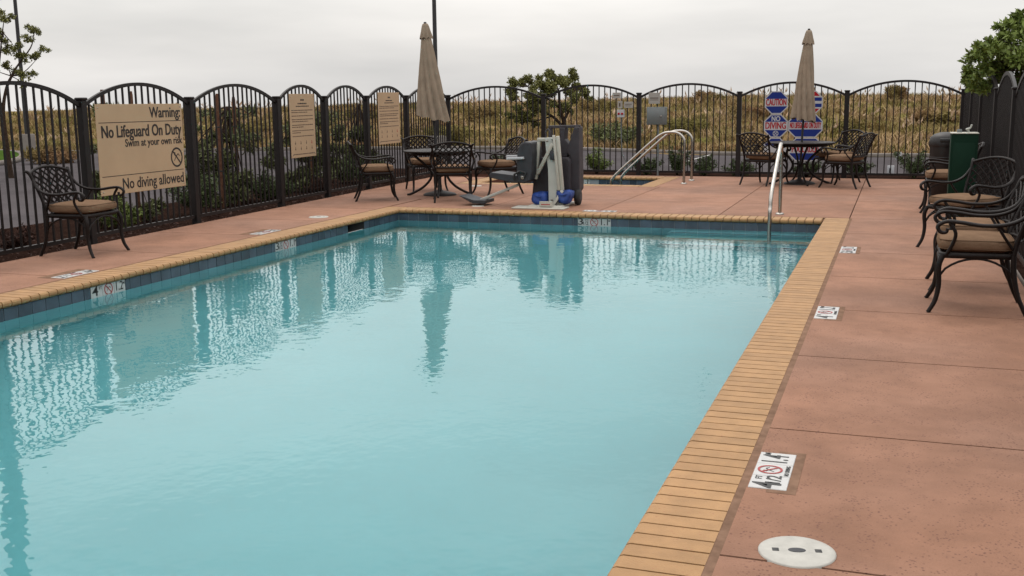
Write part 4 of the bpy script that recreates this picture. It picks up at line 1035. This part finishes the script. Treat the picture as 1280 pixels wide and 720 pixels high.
# staked young trees outside the left fence
def staked(px, ybot, label, clusters, seed, leafm=LEAF3):
    b_ = on_x(px, ybot, -9.75); y_ = b_.y
    cs = [(RNG.normal() * sx, RNG.normal() * sx, z, r) for (z, sx, r) in clusters for _ in range(4)]
    tree('young_tree', label, (-9.75, y_, -.05), [([(0, 0, 0), (.02, .02, .6), (-.02, 0, 1.1), (0, 0, 1.5)], .022)], cs, 11000, .085, leafm, cat='tree', aspect=.24, group='staked young trees')
    return y_
ya = staked(292, 268, 'feathery staked young tree between warning sign and first rules sign', [(.3, .28, .30), (.7, .26, .28), (1.05, .22, .24), (1.4, .14, .14), (.15, .34, .26)], 1)
yb_ = staked(152, 290, 'staked young tree mostly hidden behind the large warning sign', [(.2, .22, .22), (.5, .2, .2), (1.0, .16, .18), (1.45, .12, .12)], 2)
yc_ = staked(385, 240, 'staked young tree behind the first tan rules sign', [(.25, .30, .28), (.6, .28, .26), (1.0, .22, .22), (1.25, .14, .14)], 3)
yd_ = staked(452, 232, 'staked young tree behind the narrow fence panels', [(.25, .26, .24), (.55, .2, .2), (.95, .16, .16)], 4)
def stake(px, ptop, label, x=-9.55):
    p = on_x(px, 200, x); t_ = on_x(px, ptop, x)
    e = empty('wooden_stake', (x, p.y, -.05), 0, label, 'stake', 'brown tree stakes')
    MB().lathe([(.028, -.2), (.028, t_.z), (.02, t_.z + .05)], 12).build('shaft', STAKE, e)
    for z in (.55, 1.2): MB().lathe([(.030, z), (.034, z + .01), (.030, z + .02)], 12, cap=False).build('tie', BLACK, e)
stake(276, 117, 'brown tree stake in front of the feathery young tree'); stake(296, 121, 'brown tree stake just right of the feathery young tree')
stake(134, 112, 'brown tree stake behind the left edge of the warning sign'); stake(169, 114, 'brown tree stake behind the middle of the warning sign')
stake(390, 124, 'brown tree stake behind the right edge of the first rules sign')
# shrubs in the beds
def shrub(x, y, rx, h, n, m, label, size=.06, aspect=.3, nm='shrub', group='shrubs in the planting beds', spiky=False):
    e = empty(nm, (x, y, -.05), 0, label, 'shrub', group); mb = MB(); cl = []
    k = 10 if not spiky else 12
    for i in range(k):
        a = 2 * math.pi * i / k + RNG.uniform(-.3, .3); t = RNG.uniform(.3, 1); z = h * RNG.uniform(.35, .95) * (1 - .3 * t)
        tip = Vector((rx * t * math.cos(a), rx * t * math.sin(a), z)); mb.tube([(0, 0, 0), tip * .5 + Vector((0, 0, z * .15)), tip], [.012, .008, .003], 5)
        for u in ((.35, .6, .8, 1.) if spiky else (.5, .75, 1.)): q_ = tip * u; cl.append((q_.x, q_.y, q_.z + z * .1 * (1 - u), rx * (.30 if not spiky else .17) * (1.2 - .4 * u)))
    mb.build('stem', BARK, e); V, Fq = leaves(clump_points(cl, n, .5), size, aspect, .5); np_mesh('foliage', V, Fq, m, e); return e
shrub(-9.05, 8.05, .36, .78, 2600, LEAF2, 'green bushy shrub outside the fence at the left picture edge')
shrub(-9.25, 11.2, .34, .55, 2000, LEAF2, 'low green shrub under the right half of the warning sign')
shrub(-9.2, 9.4, .30, .28, 1400, LEAFR, 'low reddish shrub behind the lone chair')
shrub(-9.3, 12.9, .42, .70, 2800, LEAF4, 'dense dark shrub at the foot of the feathery young tree')
shrub(-9.4, 14.9, .42, .60, 2600, LEAF4, 'dark shrub below the first tan rules sign')
shrub(-9.5, 16.6, .30, .30, 1400, LEAFR, 'low reddish shrub behind the chair nearest the fence')
shrub(-9.5, 18.3, .42, .85, 2600, LEAF4, 'tall dark shrub below the second tan rules sign')
shrub(-8.0, 21.75, .34, .50, 1600, LEAF4, 'dark shrub behind the fence corner left of the umbrella', spiky=True)
def bshrub(px, y, rx, h, label, m=LEAF4, n=2300, spiky=True): p = on_y(px, 210, y); return shrub(p.x, y, rx, h, n, m, label, .055, .3, spiky=spiky)
bshrub(745, 21.7, .30, .62, 'light green shrub behind the back fence just right of the lift cart', LEAF2, spiky=False)
bshrub(808, 21.7, .36, .50, 'dark juniper behind the fence post left of the spa rails')
bshrub(846, 21.75, .36, .72, 'tall dark juniper behind the top of the spa rails')
bshrub(880, 21.7, .32, .55, 'dark juniper just right of the spa rails')
bshrub(925, 21.7, .36, .45, 'low dark juniper behind the fence post by the left chair of the right table')
bshrub(1070, 21.7, .38, .55, 'dark juniper behind the farthest right chair of the right table')
bshrub(1143, 21.7, .46, .85, 'largest dark juniper behind the back fence left of the bin')
bshrub(1175, 21.75, .34, .55, 'low juniper behind the bin at the back fence corner')
bshrub(1008, 21.8, .36, .40, 'low juniper under the octagon signs')
# litter on the mulch: dry leaves along the left fence foot
n = 900; yy = RNG.uniform(7, 20.5, n); xx = -8.45 - .035 * (yy - 8.5) + RNG.uniform(-.5, .13, n)
V, Fq = leaves(np.stack([xx, yy, np.full(n, -.022)], 1), .045, .5, -.2); V[:, 2] = np.clip(V[:, 2], -.024, -.0); tag(np_mesh('leaf_litter', V, Fq, LEAFR), 'dry leaf litter along the foot of the left fence', 'leaf litter', kind='stuff')

# levee grass: tufts of blades (uncountable), tall plumes
def gz_np(x, y): return np.array([gz(a, b) for a, b in zip(x, y)])
def tufts(n, blades, h0, h1, spread, m, name, label, smin=.35, smax=31, width=.040, xr=(-48, 26), lean=1.1):
    x = RNG.uniform(*xr, n); s = smin + (smax - smin) * RNG.uniform(0, 1, n) ** 1.15; y = np.interp(x, BLX, BLY) + s * 1.011; z = gz_np(x, y)
    hh = RNG.uniform(h0, h1, n) * (.75 + .5 * np.sin(x * .7 + 2 * np.sin(y * .5)) ** 2)
    X = np.repeat(x, blades); Y = np.repeat(y, blades); Z = np.repeat(z, blades); H = np.repeat(hh, blades) * RNG.uniform(.55, 1.1, n * blades)
    a = RNG.uniform(0, 2 * math.pi, n * blades); t = RNG.uniform(0, 1, n * blades); bx, by = X + spread * t * np.cos(a), Y + spread * t * np.sin(a)
    ln = H * lean * RNG.uniform(.2, 1.2, n * blades); mx_, my = bx + ln * .35 * np.cos(a), by + ln * .35 * np.sin(a); tx, ty = bx + ln * np.cos(a), by + ln * np.sin(a)
    wa = RNG.uniform(0, math.pi, n * blades); wx, wy = np.cos(wa) * width * .5, np.sin(wa) * width * .5
    A = np.stack([bx - wx, by - wy, Z - .03], 1); B = np.stack([bx + wx, by + wy, Z - .03], 1)
    Cc = np.stack([mx_ + wx * .8, my + wy * .8, Z + H * .6], 1); Dd = np.stack([mx_ - wx * .8, my - wy * .8, Z + H * .6], 1); Tt = np.stack([tx, ty, Z + H], 1)
    V = np.stack([A, B, Cc, Dd, Tt], 1).reshape(-1, 3); k = np.arange(n * blades) * 5
    Fq = np.concatenate([np.stack([k, k + 1, k + 2], 1), np.stack([k, k + 2, k + 3], 1), np.stack([k + 3, k + 2, k + 4], 1)])
    return tag(np_mesh(name, V, Fq, m), label, 'grass', kind='stuff')
tufts(9500, 9, .14, .34, .30, GRASSD, 'dry_grass', 'dry tan grass covering the levee behind the car park')
tufts(9500, 9, .12, .32, .36, GRASSG, 'olive_grass', 'olive and russet grass patches on the levee')
def plumes(n):
    x = RNG.uniform(-46, 24, n); s = .8 + 27 * RNG.uniform(0, 1, n) ** .7; y = np.interp(x, BLX, BLY) + s; z = gz_np(x, y); V = []; Fq = []
    for i in range(n):
        for k in range(RNG.integers(2, 6)):
            H = RNG.uniform(.35, .70); a = RNG.uniform(0, 6.28); ln = RNG.uniform(.05, .28); dx, dy = math.cos(a) * ln, math.sin(a) * ln
            for rot in (0, 1.05, 2.1):
                wx, wy = math.cos(rot) * .035, math.sin(rot) * .035; o = len(V); bx, by, bz = x[i] + dx * .4, y[i] + dy * .4, z[i] + H * .55
                V += [(bx, by, bz), (bx + dx * .4 + wx, by + dy * .4 + wy, bz + H * .16), (bx + dx, by + dy, bz + H * .45), (bx + dx * .4 - wx, by + dy * .4 - wy, bz + H * .16)]; Fq.append((o, o + 1, o + 2, o + 3))
    return tag(np_mesh('grass_plumes', np.array(V), np.array(Fq), PLUME), 'pale feathery plumes standing up from the levee grass', 'grass', kind='stuff')
plumes(420)
# darker bushes on the levee
for i, (px, d_, rx, h_, lb) in enumerate([(1118, 52, .6, 1.0, 'dark bush on the levee crest left of the bin'), (395, 46, 1.3, .95, 'dark bush on the levee behind the first rules sign'), (560, 38, 1.2, .8, 'dark bush low on the levee right of the left umbrella'), (450, 50, 1.2, .8, 'dark bush on the levee between the two rules signs'), (770, 36, 1.0, .9, 'dark bush on the levee behind the red button switch'), (860, 40, .9, .55, 'low dark bush on the levee above the spa rails'), (940, 46, 1.1, .6, 'low bush on the levee left of the caution sign'), (1050, 39, 1.0, .6, 'low bush on the levee above the right table chairs'), (1170, 42, .9, .6, 'low bush on the levee just left of the bin'), (600, 49, 1.2, .6, 'low bush on the upper levee left of the round tree'), (740, 52, 1.2, .5, 'low bush on the levee crest right of the round tree'), (880, 55, 1.0, .5, 'low bush on the levee crest above the grey service box'), (300, 44, 1.2, .8, 'dark bush on the levee behind the feathery young tree'), (60, 33.5, .8, .55, 'brown mound shaped bush beside the left lamp base')]):
    d = ray(px, 150); hh = math.hypot(d.x, d.y); x, y = d.x / hh * d_, d.y / hh * d_
    o = shrub(x, y, rx, h_, 3200, LEAF3 if i in (1, 4) else GRASSG, lb, .13, .35, 'levee_bush', 'bushes on the levee'); o.location.z = gz(x, y)

# grass island with lamp at the far left
isl = empty('kerbed_island', (0, 0, 0), 0, 'kerbed grass island with lamp post at the far left of the car park', 'traffic island')
lb = on_z(36, 196, GZ); ic = Vector((lb.x - 1.2, lb.y - 2.4, 0)); ax = Vector((.72, .69, 0)).normalized(); ay = Vector((-ax.y, ax.x, 0))
lp_ = []
for k in range(40):
    a = 2 * math.pi * k / 40; p = ic + ax * 4.2 * math.copysign(abs(math.cos(a)) ** .7, math.cos(a)) * .55 + ay * 9 * math.copysign(abs(math.sin(a)) ** .8, math.sin(a)) * .55; lp_.append((p.x, p.y))
MB().prism(lp_, GZ, GZ + .12).build('lawn', LAWN, isl); MB().tube([(x, y, GZ + .06) for x, y in lp_], .09, 6, closed=True).build('kerb_ring', KERB, isl)
def lamp(x, y, h, label, base=True):
    e = empty('lamp_post', (x, y, GZ), 0, label, 'lamp post', 'dark parking lot lamp posts')
    if base: MB().lathe([(.24, 0), (.24, .68), (.22, .72)], 20).build('concrete_base', KERB, e)
    MB().tube([(0, 0, .7), (0, 0, h)], [.062, .05], 10).build('pole', LAMPM, e)
    MB().tube([(0, 0, h - .05), (.0, -.5, h + .05)], .03, 8).build('arm', LAMPM, e); MB().rbox((-.18, -1.05, h), (.18, -.45, h + .13), .02, 2).build('lamp_head', LAMPM, e)
lamp(lb.x, lb.y, 7.5, 'tall dark lamp post on the grass island at the far left')
d = ray(546, 150); hh = math.hypot(d.x, d.y); lamp(d.x / hh * 29, d.y / hh * 29, 5.4, 'tall dark lamp post rising behind the left umbrella')
pp = on_x(-14, 318, -9.1)
e = empty('lamp_post', (-9.1, pp.y, -.05), 0, 'thick dark pole just past the left picture edge, mirrored in the pool', 'lamp post', 'dark parking lot lamp posts')
MB().lathe([(.17, 0), (.17, .05), (.115, .08), (.10, 7.2), (.09, 7.25)], 16).build('pole', LAMPM, e); MB().rbox((-.22, -.35, 7.25), (.22, .35, 7.42), .02, 2).build('lamp_head', LAMPM, e)
# small white marker posts in the lot
for px, py, lbl in ((1123, 200, 'small white marker post in the car park farther from the fence'), (1113, 219, 'small white marker post in the car park close to the back fence')):
    p = on_z(px, py, GZ); e = empty('marker_post', (p.x, p.y, GZ), 0, lbl, 'marker', 'white marker posts')
    MB().rbox((-.07, -.03, 0), (.07, .03, .20), .008, 2).build('plate', SIGNW, e); MB().box((-.03, -.033, .05), (.0, -.03, .15)).build('slot', GREYPL, e)
